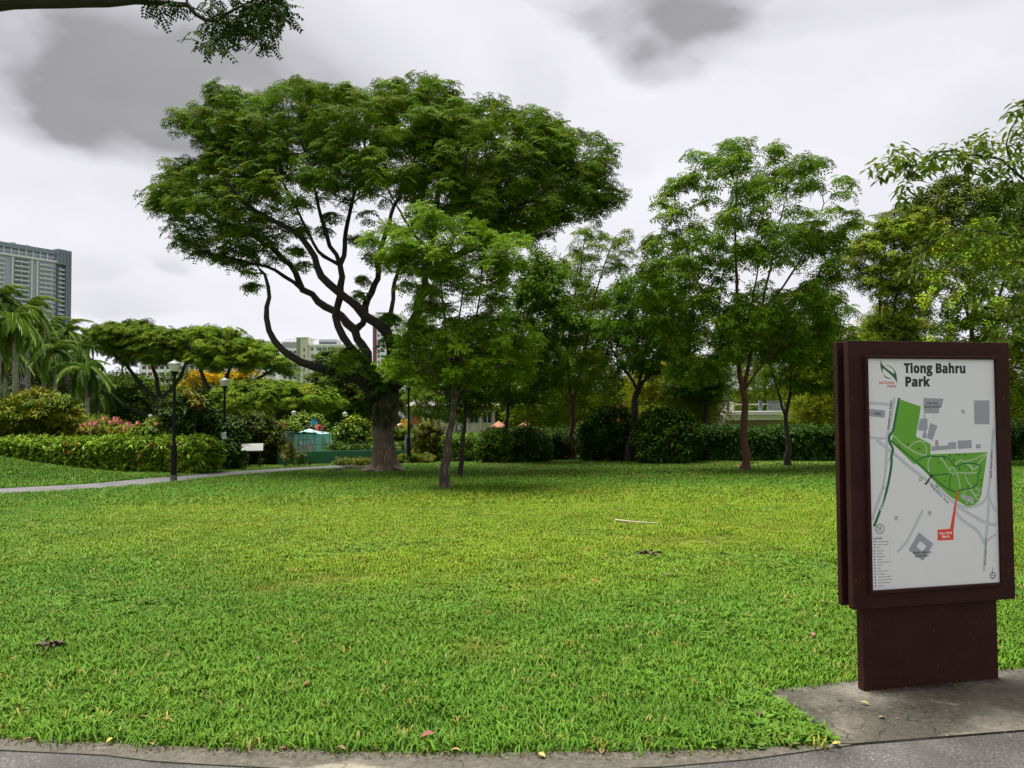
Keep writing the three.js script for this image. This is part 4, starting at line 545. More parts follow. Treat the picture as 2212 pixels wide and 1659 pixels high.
[[60, 70, [[-80, 780], [40, 760], [150, 780], [190, 840], [180, 960], [-80, 960]], [0.05, 0.09, 0.024], 'dark tree mass standing behind the palms'], [260, 68, [[190, 830], [260, 810], [330, 830], [350, 900], [330, 960], [190, 960]], [0.055, 0.115, 0.025], 'rounded dark green tree right of the palms'], [420, 78, [[330, 820], [400, 800], [520, 810], [620, 830], [640, 900], [600, 950], [340, 950]], [0.10, 0.16, 0.03], 'bright green tree behind the umbrella trees'], [680, 72, [[600, 850], [680, 830], [780, 850], [800, 940], [620, 950]], [0.06, 0.12, 0.025], 'shaded tree behind the pinwheel'], [900, 74, [[820, 800], [880, 770], [960, 780], [1040, 800], [1100, 830], [1110, 950], [830, 950]], [0.085, 0.145, 0.03], 'light green tree behind the playground'], [1200, 62, [[1060, 780], [1150, 740], [1280, 760], [1340, 830], [1340, 960], [1070, 960]], [0.085, 0.14, 0.03], 'hazy green tree above the orange awning']].forEach(([x, d, poly, c, label], j) => bgTree(label, x, d, poly, { seed: 70 + j, clumps: 170, per: 15, r: 1.0, sep: 0.8, spray: SPRAY.far, s: 0.9, c, vary: 0.3, yellow: 0.05 }));
// ---------------------------------------------------------------- hedges and shrubs
function shrub(name, label, poly, d, o) {
  const R = rng(o.seed), xc = (Math.min(...poly.map((q) => q[0])) + Math.max(...poly.map((q) => q[0]))) / 2, foot = stand(xc, d), root = thing(name, label, o.category ?? 'shrub', foot, o.group);
  const cl = volume(poly, d, o.kz ?? 0.6, R, o.clumps, o.sep ?? 0.22, { shell: o.shell ?? 0.35, holes: o.holes });
  for (const q of cl) q.p.y = Math.max(q.p.y, ground(q.p.x, q.p.z) + 0.08);
  const T = new Tree(); for (let k = 0; k < (o.stems ?? 7); k++) { const a = V(foot.x + (R() - 0.5) * (o.spread ?? 0.7), foot.y - 0.03, foot.z + (R() - 0.5) * 0.5); T.limb([a, a.clone().add(V((R() - 0.5) * 0.15, 0.2, (R() - 0.5) * 0.15))], o.sr ?? 0.018, o.sr ?? 0.015, -1, 0.2); }
  T.linkAll(cl.filter(() => R() < 0.6).map((q) => q.p), R, 0.004, 0.3, 0.15, 0); T.mesh().build('stems', o.stemMat ?? MAT.barkDark, root);
  copies(root, 'foliage', o.spray ?? SPRAY.bush, o.mat ?? MAT.leafGlossy, dress(cl, R, { per: o.per ?? 14, r: o.r ?? 0.28, flat: 0.8, s: o.s ?? 1, c: o.c, vary: o.vary ?? 0.28, yellow: o.yellow ?? 0.08, alt: o.alt }));
  if (o.flowers) for (const [x, y, fr, fc] of o.flowers) { const p = at(x, y, d - (o.fz ?? 0.85)), b = new MB(); for (let k = 0; k < 26; k++) { const v = V(R() * 2 - 1, R() * 2 - 1, R() * 2 - 1).normalize(); b.leaf(p.clone().addScaledVector(v, fr * 0.35), v, V(v.z, 0.6, -v.x), fr * 0.8, fr * 0.6, 0.2, 0.1); } b.build('flower_cluster', fc, root); }
  return root;
}
function hedge(label, ends, thick, top, o) {           // ends: two ground points; a clipped mass of leaves on upright stems
  const R = rng(o.seed), [a, b] = ends, mid = a.clone().lerp(b, 0.5); mid.y = ground(mid.x, mid.z); const root = thing('hedge', label, 'hedge', mid), dir = b.clone().sub(a).setY(0), len = dir.length(); dir.normalize(); const nrm = V(-dir.z, 0, dir.x), items = [], st = new MB();
  for (let k = 0; k < o.count; k++) {
    let u = R(), v = R() * 2 - 1, w = Math.pow(R(), 0.7); const q = R(); if (q < 0.42) v = Math.sign(v) * (0.85 + R() * 0.2); else if (q < 0.72) w = 0.9 + R() * 0.15;
    const bump = 1 + noise(u * len * 0.9, v, o.seed) * 0.13 + noise(u * len * 2.7, v * 2, o.seed + 4) * 0.08, h = typeof top === 'function' ? top(u) : top, x = a.clone().addScaledVector(dir, u * len).addScaledVector(nrm, v * thick / 2 * bump);
    x.y = ground(x.x, x.z) + 0.05 + w * h * bump * (1 - 0.1 * Math.abs(v) ** 6);
    items.push({ p: x, n: V(nrm.x * v * 0.6 + (R() - 0.5) * 1.7, 0.35 + w * 0.5, nrm.z * v * 0.6 + (R() - 0.5) * 1.7), yaw: R() * 6.283, s: (o.s ?? 1) * (0.75 + R() * 0.5), c: tint(o.alt && R() < o.alt[3] ? o.alt : o.c, R, 0.28, o.yellow ?? 0.06) });
  }
  for (let k = 0; k < len * 9; k++) { const p = a.clone().addScaledVector(dir, R() * len).addScaledVector(nrm, (R() - 0.5) * thick * 0.75); p.y = ground(p.x, p.z) - 0.02; st.tube([p, p.clone().add(V((R() - 0.5) * 0.15, 0.5, (R() - 0.5) * 0.1)), p.clone().add(V((R() - 0.5) * 0.3, 0.9, (R() - 0.5) * 0.3))], [0.014, 0.01, 0.005], 5); }
  st.build('stems', MAT.barkDark, root); copies(root, 'foliage', o.spray, o.mat ?? MAT.leafGlossy, items);
  if (o.flowers) for (const [x, y, d] of o.flowers) { const p = at(x, y, d), m = new MB(); for (let k = 0; k < 20; k++) { const v = V(R() * 2 - 1, R() * 2 - 1, R() * 2 - 1).normalize(); m.leaf(p, v, V(v.z, 0.6, -v.x), 0.055, 0.04, 0.2, 0.1); } m.build('flower_cluster', MAT.coral, root); }
  return root;
}
MAT.coral = std(rgb(0.62, 0.15, 0.08), 0.7); MAT.pink = std(rgb(0.72, 0.26, 0.24), 0.7); MAT.paleFlower = std(rgb(0.5, 0.38, 0.09), 0.7);
hedge('long clipped yellow-green hedge behind the lawn mound', [stand(-190, 25.6), stand(455, 24.2)], 1.2, 0.95, { seed: 81, count: 4600, spray: SPRAY.long, s: 1.05, c: [0.13, 0.235, 0.025], alt: [0.21, 0.33, 0.035, 0.35], yellow: 0.03, flowers: [[140, 957, 24], [322, 961, 23.6], [150, 978, 24], [165, 958, 24], [301, 985, 23.6]] });
const fl = (l) => l.map(([x, y, s]) => [x, y, s ?? 0.1, MAT.pink]);
shrub('flowering_shrub', 'bank of pink-flowered shrubs behind the clipped hedge', [[110, 925], [160, 905], [210, 908], [270, 920], [300, 940], [310, 975], [100, 985]], 29, { seed: 82, clumps: 130, per: 15, c: [0.14, 0.21, 0.025], alt: [0.22, 0.27, 0.03, 0.25], spray: SPRAY.long, s: 0.75, flowers: fl([[187, 917], [196, 914], [206, 916], [210, 912], [249, 905], [256, 907], [226, 905], [278, 916], [299, 914], [226, 927], [212, 931], [200, 935], [150, 919], [137, 938], [268, 927], [240, 912], [218, 921], [190, 924], [204, 923], [259, 913], [286, 922], [176, 921], [235, 934]]) });
shrub('flowering_shrub', 'coral-flowered shrub under the yellow-tipped bush', [[-60, 935], [0, 915], [60, 918], [100, 935], [110, 985], [-60, 985]], 27.5, { seed: 83, clumps: 90, per: 15, c: [0.08, 0.115, 0.022], spray: SPRAY.long, s: 0.75, flowers: [[25, 920], [34, 925], [52, 915], [68, 914], [48, 929]].map(([x, y]) => [x, y, 0.1, MAT.coral]) });
shrub('flowering_shrub', 'light green shrub with pink blooms left of the first lamp post', [[290, 930], [340, 912], [400, 905], [440, 915], [450, 960], [290, 975]], 28.5, { seed: 84, clumps: 110, per: 15, c: [0.11, 0.18, 0.03], spray: SPRAY.broad, flowers: fl([[352, 917], [340, 918], [413, 908], [420, 912], [443, 910], [385, 902], [330, 924], [362, 913], [346, 928]]) });
shrub('bush_tree', 'yellow-tipped rounded bush with several dark stems', [[-40, 900], [10, 875], [55, 852], [85, 845], [115, 858], [160, 875], [166, 900], [148, 925], [110, 935], [60, 925], [10, 935], [-40, 940]], 27, { seed: 85, clumps: 120, per: 15, sep: 0.3, spray: SPRAY.long, s: 0.85, c: [0.12, 0.18, 0.022], alt: [0.23, 0.25, 0.045, 0.2], stems: 4, sr: 0.03, spread: 0.25, category: 'bush' });
shrub('shrub', 'tall dark big-leaved shrub behind the first lamp post', [[350, 890], [365, 865], [400, 858], [440, 868], [450, 900], [440, 960], [420, 1000], [360, 990]], 27.2, { seed: 86, clumps: 120, per: 11, spray: SPRAY.broad, s: 1.1, c: [0.035, 0.085, 0.018], alt: [0.15, 0.16, 0.035, 0.14] });
shrub('shrub', 'dense dark green shrub around the second lamp post', [[420, 920], [460, 900], [500, 915], [520, 950], [520, 1010], [420, 1012]], 27.6, { seed: 87, clumps: 130, per: 12, spray: SPRAY.broad, s: 1.1, c: [0.032, 0.082, 0.018] });
shrub('shrub', 'tall leafy shrub behind the slanted information plaque', [[490, 925], [530, 905], [570, 905], [600, 930], [605, 975], [600, 1004], [490, 1008]], 29.3, { seed: 88, clumps: 170, per: 13, spray: SPRAY.long, s: 0.85, c: [0.06, 0.10, 0.022], alt: [0.13, 0.14, 0.03, 0.2], yellow: 0.05 });
shrub('shrub', 'low broad-leaved shrub left of the slanted information plaque', [[445, 965], [480, 955], [510, 965], [518, 1000], [500, 1016], [440, 1016]], 26.2, { seed: 89, clumps: 60, per: 9, spray: SPRAY.big, s: 0.7, c: [0.04, 0.095, 0.022] });
shrub('shrub', 'wiry olive shrub with bare stems beside the green barrier', [[610, 980], [620, 962], [632, 962], [636, 975], [634, 990], [625, 996], [612, 992]], 27.8, { seed: 90, clumps: 34, per: 9, r: 0.2, spray: SPRAY.bush, s: 0.8, c: [0.13, 0.15, 0.035], stems: 6, sr: 0.014, spread: 0.3, stemMat: MAT.barkGrey });
shrub('shrub', 'small dark shrub in front of the green barrier', [[646, 992], [652, 985], [660, 988], [662, 996], [655, 1003], [646, 1003]], 28.2, { seed: 91, clumps: 14, per: 6, r: 0.2, spray: SPRAY.broad, s: 0.8, c: [0.045, 0.10, 0.025] });
shrub('shrub', 'low olive ground cover against the green barrier', [[722, 1004], [735, 999], [770, 996], [810, 994], [830, 1003]], 28.4, { seed: 92, clumps: 60, per: 14, spray: SPRAY.bush, s: 0.7, c: [0.13, 0.17, 0.035], r: 0.2, stems: 12, spread: 1.6 });
shrub('shrub', 'low green ground cover right of the big trunk', [[850, 1002], [862, 985], [900, 982], [940, 990], [940, 1002]], 29.6, { seed: 93, clumps: 50, per: 14, spray: SPRAY.bush, s: 0.7, c: [0.12, 0.17, 0.035], r: 0.2, stems: 12, spread: 1.4 });
shrub('garden_plant', 'leafy climbing plants inside the fenced garden', [[728, 940], [740, 922], [765, 912], [790, 922], [800, 945], [790, 965], [735, 966]], 31.5, { seed: 94, clumps: 70, per: 11, spray: SPRAY.broad, s: 1.1, c: [0.12, 0.21, 0.03], category: 'plant' });
shrub('garden_plant', 'bright bush behind the teal shelter', [[625, 915], [650, 902], [690, 905], [700, 925], [640, 930]], 38, { seed: 95, clumps: 60, per: 12, spray: SPRAY.broad, s: 1.2, c: [0.11, 0.19, 0.03], category: 'plant' });
shrub('garden_plant', 'sprawling green plants left of the teal shelter', [[595, 930], [610, 918], [640, 922], [650, 940], [600, 950]], 33, { seed: 96, clumps: 40, per: 12, spray: SPRAY.broad, c: [0.10, 0.19, 0.03], flowers: [[608, 919, 0.18, MAT.coral], [690, 924, 0.18, MAT.coral]], category: 'plant' });
shrub('garden_plant', 'low vegetables along the green barrier', [[710, 968], [760, 964], [830, 964], [880, 966], [880, 976], [710, 978]], 31.2, { seed: 97, clumps: 70, per: 10, spray: SPRAY.broad, s: 0.8, c: [0.07, 0.14, 0.03], category: 'plant' });
shrub('shrub', 'yellowish rounded shrub right of the third lamp post', [[890, 960], [900, 925], [925, 915], [950, 925], [960, 960], [950, 998], [890, 998]], 31, { seed: 98, clumps: 140, per: 12, spray: SPRAY.bush, c: [0.10, 0.13, 0.03], yellow: 0.1 });
shrub('shrub', 'olive shrub between the big trunk and the third lamp post', [[840, 940], [865, 925], [890, 935], [890, 970], [840, 972]], 33, { seed: 99, clumps: 60, per: 12, spray: SPRAY.bush, c: [0.10, 0.15, 0.03] });
hedge('bright green low hedge behind the thin sapling', [stand(965, 31.2), stand(1060, 30.6)], 1.2, 0.95, { seed: 100, count: 1500, spray: SPRAY.hedge, s: 1.0, c: [0.10, 0.19, 0.026], alt: [0.13, 0.22, 0.03, 0.3] });
shrub('shrub', 'drooping bright-leaved shrub left of the dark thin tree', [[1035, 950], [1060, 930], [1090, 935], [1100, 970], [1090, 1002], [1040, 1000]], 29.4, { seed: 101, clumps: 80, per: 12, spray: SPRAY.long, s: 0.85, c: [0.085, 0.165, 0.024] });
shrub('shrub', 'dark leafy shrub right of the dark thin tree', [[1095, 950], [1130, 930], [1170, 935], [1180, 970], [1175, 1000], [1095, 1002]], 30.2, { seed: 102, clumps: 120, per: 12, spray: SPRAY.broad, c: [0.045, 0.10, 0.02] });
shrub('shrub', 'dark shrub left of the reddish trunk', [[1165, 945], [1200, 935], [1225, 950], [1225, 996], [1165, 998]], 31.6, { seed: 103, clumps: 80, per: 12, spray: SPRAY.hedge, s: 1.1, c: [0.04, 0.095, 0.02] });
shrub('shrub', 'tall dark shrub between the reddish trunk and the forked tree', [[1262, 930], [1300, 890], [1340, 885], [1370, 910], [1378, 960], [1370, 1000], [1262, 998]], 30.5, { seed: 104, clumps: 200, per: 13, spray: SPRAY.broad, c: [0.04, 0.095, 0.02], flowers: [[1352, 872], [1336, 879], [1337, 907]].map(([x, y]) => [x, y, 0.08, MAT.coral]) });
shrub('shrub', 'large round broad-leaved shrub at the left end of the dark hedge', [[1376, 940], [1400, 905], [1440, 890], [1485, 900], [1505, 940], [1500, 985], [1470, 1002], [1390, 1002]], 28.4, { seed: 105, clumps: 210, per: 13, spray: SPRAY.broad, s: 1.05, c: [0.055, 0.135, 0.022] });
hedge('long dark clipped hedge behind the tall red-barked tree', [stand(1470, 30.4), stand(2420, 28.6)], 1.5, 1.2, { seed: 106, count: 9000, spray: SPRAY.hedge, s: 1.05, c: [0.03, 0.08, 0.013], alt: [0.07, 0.15, 0.02, 0.16] });
hedge('shaded low hedge behind the trees in the middle', [stand(1060, 33.4), stand(1290, 33)], 1.3, 1.1, { seed: 107, count: 2200, spray: SPRAY.hedge, s: 1.1, c: [0.045, 0.10, 0.02] });

// ---------------------------------------------------------------- palms
{
  const R = rng(140), fronds = [0, 1, 2].map((v) => {
    const b = new MB(), L = 3.0, P = (t) => V(L * (t - 0.18 * t * t) * [0.75, 0.82, 0.62][v], L * ([0.62, 0.35, 0.5][v] * t - [0.85, 0.72, 1.05][v] * t * t), 0), spine = []; for (let k = 0; k <= 12; k++) spine.push(P(k / 12)); b.tube(spine, spine.map((_, k) => 0.035 * (1 - k / 13)), 5);
    for (let k = 3; k < 62; k++) for (const s of [-1, 1]) { const t = k / 62, o = P(t), tan = P(Math.min(1, t + 0.03)).sub(P(t - 0.03)).normalize(), d = V(0, 0.35 - R() * 1.2 - 0.3 * t, s).addScaledVector(tan, 0.55 + R() * 0.3).normalize(); b.leaf(o, d, V(0, 1, 0.3 * s), (0.58 - 0.3 * Math.abs(t - 0.45)) * (0.7 + R() * 0.5), 0.028, 0.25, 0.3 + R() * 0.5); }
    return b.geo();
  });
  const mats = [[0.15, 0.26, 0.035], [0.11, 0.2, 0.03], [0.21, 0.31, 0.04], [0.25, 0.2, 0.08]].map((c) => new THREE.MeshPhysicalMaterial({ color: rgb(...c), roughness: 0.55, transmission: 0.2, thickness: 0, side: THREE.DoubleSide, specularIntensity: 0.2 }));
  const palm = (label, x, topY, d, n, s, lean, spear) => {
    const foot = stand(x, d), top = at(x + lean, topY, d), root = thing('palm_tree', label, 'palm', foot, 'palms at the left'), h = top.y - foot.y, pts = [], rad = [];
    for (let k = 0; k <= 14; k++) { const t = k / 14; pts.push(foot.clone().lerp(top, t).add(V(Math.sin(t * 2) * 0.08, k ? 0 : -0.1, 0))); rad.push((0.17 + 0.05 * Math.sin(t * 3) - 0.05 * t) * s); } new MB().tube(pts, rad, 12, 0.1).build('trunk', MAT.barkPalm, root);
    new MB().tube([top.clone().add(V(0, -0.15, 0)), top.clone().add(V(0, 0.4 * s, 0)), top.clone().add(V(0, 0.9 * s, 0))], [0.15 * s, 0.12 * s, 0.05 * s], 10).build('crownshaft', mats[0], root);
    for (let k = 0; k < n; k++) { const dead = k >= n - 1 && R() < 0.5, m = part(root, 'frond', fronds[k % 3], dead ? mats[3] : mats[Math.floor(R() * 3)]); m.position.set(top.x - foot.x, h + (0.55 - 0.3 * (k / n)) * s, top.z - foot.z); m.rotation.set(0, k * 2.4 + R() * 0.5, 0); m.rotateZ(0.8 - 1.6 * (k / n) + (R() - 0.5) * 0.3 - (dead ? 0.4 : 0)); m.scale.setScalar(s * (0.85 + R() * 0.3)); }
    if (spear) { const m = part(root, 'spear_leaf', new THREE.ConeGeometry(0.06 * s, 1.6 * s, 8).translate(0, 0.8 * s, 0), mats[2]); m.position.set(top.x - foot.x, h + 0.7 * s, top.z - foot.z); m.rotation.z = -0.1; }
  };
  palm('tall palm at the left edge with pale speckled trunk', 38, 712, 48, 24, 0.95, -10, false); palm('palm with upright yellow-green spear below the grey tower', 62, 690, 62, 22, 1.1, -5, true); palm('middle palm with smooth grey trunk', 119, 778, 54, 22, 0.9, -3, false);
  palm('palm with drooping fronds nearest the umbrella trees', 190, 815, 50, 22, 0.85, -6, true); palm('palm cropped by the left edge of the photo', -10, 668, 52, 24, 1.05, 6, false); palm('small pale-trunked palm behind the yellow-tipped bush', 8, 780, 58, 18, 0.95, 4, false); palm('short palm with hanging brown skirt right of the others', 216, 862, 60, 18, 0.85, -4, false); palm('dark palm peeping over between the tall palms', 146, 735, 68, 20, 1.05, -4, false); palm('palm half hidden behind the middle palm', 92, 760, 64, 20, 1.0, 3, false); palm('pale palm top against the foot of the grey tower', 108, 722, 74, 20, 1.0, 0, true); palm('palm in the shade between the two right-hand palms', 166, 772, 66, 18, 0.95, 2, false); palm('yellowing palm top touching the flat-topped tree', 178, 742, 78, 18, 0.95, 0, true);
}
// ---------------------------------------------------------------- overhanging branches of trees that stand outside the frame
{ // left, overhead
  const R = rng(151), d = 7.5, foot = V(-9.5, 0, -7.5); foot.y = ground(foot.x, foot.z); const root = thing('overhanging_tree', 'tree outside the left edge with a thick limb crossing the top left corner', 'tree', foot), T = new Tree(), k = m_per_px(d);
  T.limb([foot.clone().add(V(0, -0.1, 0)), foot.clone().add(V(0.1, 2.4, 0)), foot.clone().add(V(0.3, 4.6, 0.1))], 0.42, 0.3, -1, 0.4);
  const a = T.limb([T.nodes[T.nodes.length - 1].p, ...path([[-420, 30], [-200, 8], [0, 0], [160, -2], [290, -3]], d)], 0.2, 0.055, T.nodes.length - 1, 0.25); a.push(...T.limb(path([[290, -3], [350, 2], [405, 10]], d), 0.035, 0.024, a[a.length - 1], 0.12)); const end = a[a.length - 1];
  T.limb(path([[405, 10], [416, 24], [434, 38], [465, 47], [482, 35], [500, 25], [540, 5], [580, -15]], d), 5 * k, 1.5 * k, end, 0.12); T.limb(path([[408, 12], [440, 26], [470, 34]], d), 2 * k, 0.8 * k, -2, 0.12); T.limb(path([[410, 10], [400, -20], [395, -60]], d), 3 * k, 2 * k, -2, 0.2);
  const tips = [[450, 88], [470, 98], [480, 70], [500, 82], [512, 62], [530, 72], [548, 58], [560, 80], [575, 62], [590, 70], [590, 42], [575, 25], [555, 18], [600, 15], [620, 22], [545, 35], [520, 12], [500, 45], [460, 70], [530, 50], [568, 45], [608, 35], [450, -5], [470, 5], [330, 8], [362, 24], [318, 4], [560, 2], [590, -5], [620, -10]].map(([x, y]) => at(x, y, d + (R() - 0.5) * 1.2));
  T.linkAll(tips, R, 0.0025, 0.12, 0.15, 3); T.mesh().build('branches', MAT.barkDark, root);
  const leafy = pinnate(rng(152), 3, 0.16, 6, 0.05, 0.024, 0.05, 0.5), items = []; for (const p of tips) for (let q = 0; q < 4; q++) items.push({ p: p.clone().add(V((R() - 0.5) * 0.2, (R() - 0.5) * 0.15, (R() - 0.5) * 0.25)), n: V((R() - 0.5) * 1.4, 0.8, (R() - 0.5) * 1.4), yaw: R() * 6.28, s: 0.7 + R() * 0.4, c: tint([0.032, 0.06, 0.014], R, 0.2) });
  copies(root, 'crown', leafy, MAT.leafFar, items);
}
{ // right
  const R = rng(161), d = 9.5, foot = V(9.6, 0, -9); foot.y = ground(foot.x, foot.z); const root = thing('overhanging_tree', 'large-leaved tree outside the right edge with leafy boughs reaching in', 'tree', foot), T = new Tree(), k = m_per_px(d);
  T.limb([foot.clone().add(V(0, -0.1, 0)), foot.clone().add(V(0.1, 1.5, 0)), foot.clone().add(V(0, 3, 0)), foot.clone().add(V(-0.2, 4.6, 0))], 0.14, 0.09, -1, 0.3);
  const B = (l, w) => T.limb(path(l, d), w / 2 * k, 1, -2, 0.25).forEach((i, j, arr) => { T.nodes[i].er = lerp(w / 2, 1, j / arr.length) * k; });
  B([[2600, 470], [2400, 470], [2212, 388], [2180, 370], [2150, 348], [2110, 336], [2060, 330], [2000, 352], [1960, 385]], 12); B([[2110, 336], [2050, 345], [1985, 352], [1930, 358]], 4); B([[2180, 370], [2185, 330], [2190, 300], [2205, 240]], 5); B([[2600, 560], [2400, 540], [2212, 505], [2130, 495], [2060, 498], [2000, 530], [1965, 560]], 9); B([[2600, 620], [2350, 620], [2212, 560], [2160, 590], [2120, 640]], 7); B([[2600, 700], [2350, 700], [2212, 620], [2170, 680], [2150, 730]], 7); B([[2500, 640], [2400, 400], [2300, 330], [2240, 300]], 8);
  const tips = []; for (const [x, y] of [[1905, 362], [1925, 352], [1950, 362], [1945, 325], [1955, 345], [1975, 372], [1960, 410], [1950, 425], [2000, 340], [2015, 355], [2040, 328], [2060, 345], [2085, 325], [2100, 345], [2110, 300], [2135, 305], [2120, 320], [2150, 320], [2160, 350], [2085, 365], [2180, 345], [2195, 310], [2200, 285], [2205, 250], [2208, 225], [2190, 380], [2205, 400], [2170, 395], [2140, 375], [2210, 340], [2060, 510], [2020, 500], [2090, 500], [2130, 480], [1990, 545], [1970, 580], [2120, 520], [2160, 500], [2190, 480], [2200, 520], [2150, 600], [2120, 660], [2180, 560], [2205, 580], [2160, 720], [2190, 660], [2210, 640], [2205, 700], [2080, 560], [2230, 450], [2260, 350], [2280, 420], [2240, 560], [2250, 640], [2300, 500], [2320, 600], [2270, 280], [2240, 260]]) tips.push(at(x, y, d + (R() - 0.5) * 0.9));
  T.linkAll(tips, R, 0.003, 0.2, 0.15, 2); T.mesh().build('branches', MAT.barkDark, root);
  const items = [], g = broad(rng(162), 9, 0.24, 0.12, 0.048, 0.75, true); for (const p of tips) for (let q = 0; q < 4; q++) items.push({ p: p.clone().add(V((R() - 0.5) * 0.22, (R() - 0.5) * 0.1, (R() - 0.5) * 0.3)), n: V((R() - 0.5) * 0.8, 1, (R() - 0.5) * 0.8), yaw: R() * 6.28, s: 0.7 + R() * 0.4, c: tint([0.11, 0.175, 0.035], R, 0.25, 0.05) });
  copies(root, 'crown', g, MAT.leaf, items);
}
// ---------------------------------------------------------------- lamp posts
{
  const glass = new THREE.MeshPhysicalMaterial({ color: rgb(0.78, 0.8, 0.7), roughness: 0.45, transmission: 0.45, thickness: 0, side: THREE.DoubleSide });
  const cap = std(rgb(0.16, 0.16, 0.15), 0.5), make = (label, p, notes) => {
    const o = thing('lamp_post', label, 'lamp post', p, 'park lamp posts');
    part(o, 'base_sleeve', cyl(0.088, 0.088, 0.22, 0, -0.04), MAT.greySleeve); part(o, 'lower_post', lathe([[0.078, 0.17], [0.078, 0.94], [0.066, 0.965], [0.045, 1.05], [0.042, 1.06]]), MAT.blackPost); part(o, 'post', cyl(0.043, 0.038, 1.76, 0, 1.05), MAT.blackPost);
    part(o, 'lantern_cup', lathe([[0.038, 2.76], [0.05, 2.79], [0.055, 2.82], [0.1, 2.86], [0.108, 2.89], [0.09, 2.9]]), MAT.blackPost); const g = part(o, 'lantern_glass', lathe([[0.09, 2.885], [0.118, 2.93], [0.146, 3.02], [0.156, 3.085]], 14), glass); part(g, 'bulb', lathe([[0.001, 2.9], [0.03, 2.91], [0.03, 3.03], [0.001, 3.05]], 10), std(rgb(0.75, 0.75, 0.7), 0.4));
    part(o, 'lantern_cap', lathe([[0.172, 3.08], [0.176, 3.095], [0.13, 3.135], [0.07, 3.165], [0.02, 3.18], [0.018, 3.21], [0.001, 3.215]]), cap); return o;
  };
  make('nearest lamp post beside the curving footpath', on(375, 1041)); make('lamp post with a white notice tied to it among dark shrubs', stand(485, 27.2)); make('lamp post just right of the big tree trunk', on(883, 1003)); make('lamp post half hidden by leaves with a small white paper', stand(945, 40.4));
  make('distant lamp head left of the palms above the pink flowers', stand(149, 51)); make('distant lamp head half hidden by the yellow-tipped bush', stand(128, 60)); make('distant lamp head between the flowering shrub and the first lamp post', stand(325, 56)); make('tiny distant lamp head behind the second lamp post', stand(464, 72)); make('distant lamp head above the left end of the teal shelter', stand(635, 46.5)); make('distant lamp head just left of the blue pinwheel', stand(657.6, 48)); make('distant lamp head above the garden plants by the trunk', stand(745, 47.5));
  const white = std(rgb(0.72, 0.74, 0.78), 0.6);
  const sheetAt = (label, x, y, w, h, d, turn, tilt) => { const k = m_per_px(d), p = at(x, y, d), m = single('paper_notice', label, 'notice', box(w * k, h * k, 0.012, 0, 0, 0), white, p); m.rotation.set(0, turn, tilt); };
  sheetAt('white notice strapped to the second lamp post', 483.5, 943, 11, 20, 27.06, 0.2, 0.06); sheetAt('small white paper on the half hidden lamp post', 945, 950, 4.5, 9, 40.25, 0, 0);
  const p3 = on(883, 1003), bd = single('notice_board', 'pale grey board fixed behind the third lamp post', 'notice', box(0.26, 0.5, 0.02), std(rgb(0.42, 0.45, 0.48), 0.6), V(p3.x - 0.04, p3.y + 0.84, p3.z - 0.1)); bd.rotation.set(0, 0.5, -0.05);
  single('lamp_footing', 'small concrete footing under the third lamp post', 'footing', cyl(0.3, 0.28, 0.05, 0, -0.02), std(rgb(0.32, 0.31, 0.29), 0.9), p3);
}
// ---------------------------------------------------------------- slanted plaque
{
  const p = stand(545, 27.2), o = thing('information_plaque', 'slanted white information plaque on dark posts by the footpath', 'sign', p, null, 0.28), dark = std(rgb(0.025, 0.018, 0.015), 0.7), cv = document.createElement('canvas'); cv.width = 512; cv.height = 280; const c = cv.getContext('2d'), R = rng(3);
  c.fillStyle = '#66655f'; c.fillRect(0, 0, 512, 280); for (let j = 0; j < 40; j++) for (let i = 0; i < 34; i++) { const t = fbm(i * 0.12, j * 0.12, 3) + R() * 0.3; c.fillStyle = t > 0.2 ? '#8f9488' : t > 0 ? '#4c5a3a' : '#23301c'; c.fillRect(14 + i * 4, 100 + j * 4, 4, 4); } c.fillStyle = '#4c4c49'; for (let j = 0; j < 17; j++) c.fillRect(180, 40 + j * 13, 250 + R() * 60, 4); c.fillStyle = '#555'; c.fillRect(20, 40, 120, 10);  // white print greyed: shade from the shrubs is put into its colour
  const t = new THREE.CanvasTexture(cv); t.colorSpace = THREE.SRGBColorSpace; const tilt = (g) => g.rotateX(0.62).translate(0, 0.72, 0);
  part(o, 'panel', tilt(box(0.74, 0.03, 0.42, 0, 0, 0, 0.004)), std(rgb(0.2, 0.2, 0.19), 0.6)); part(o, 'print', tilt(new THREE.PlaneGeometry(0.71, 0.39).rotateX(-Math.PI / 2).translate(0, 0.018, 0)), std(0xffffff, 0.55, { map: t })); for (const s of [-0.27, 0.27]) part(o, 'post', box(0.07, 0.78, 0.05, s, 0.33, -0.03), dark);
}
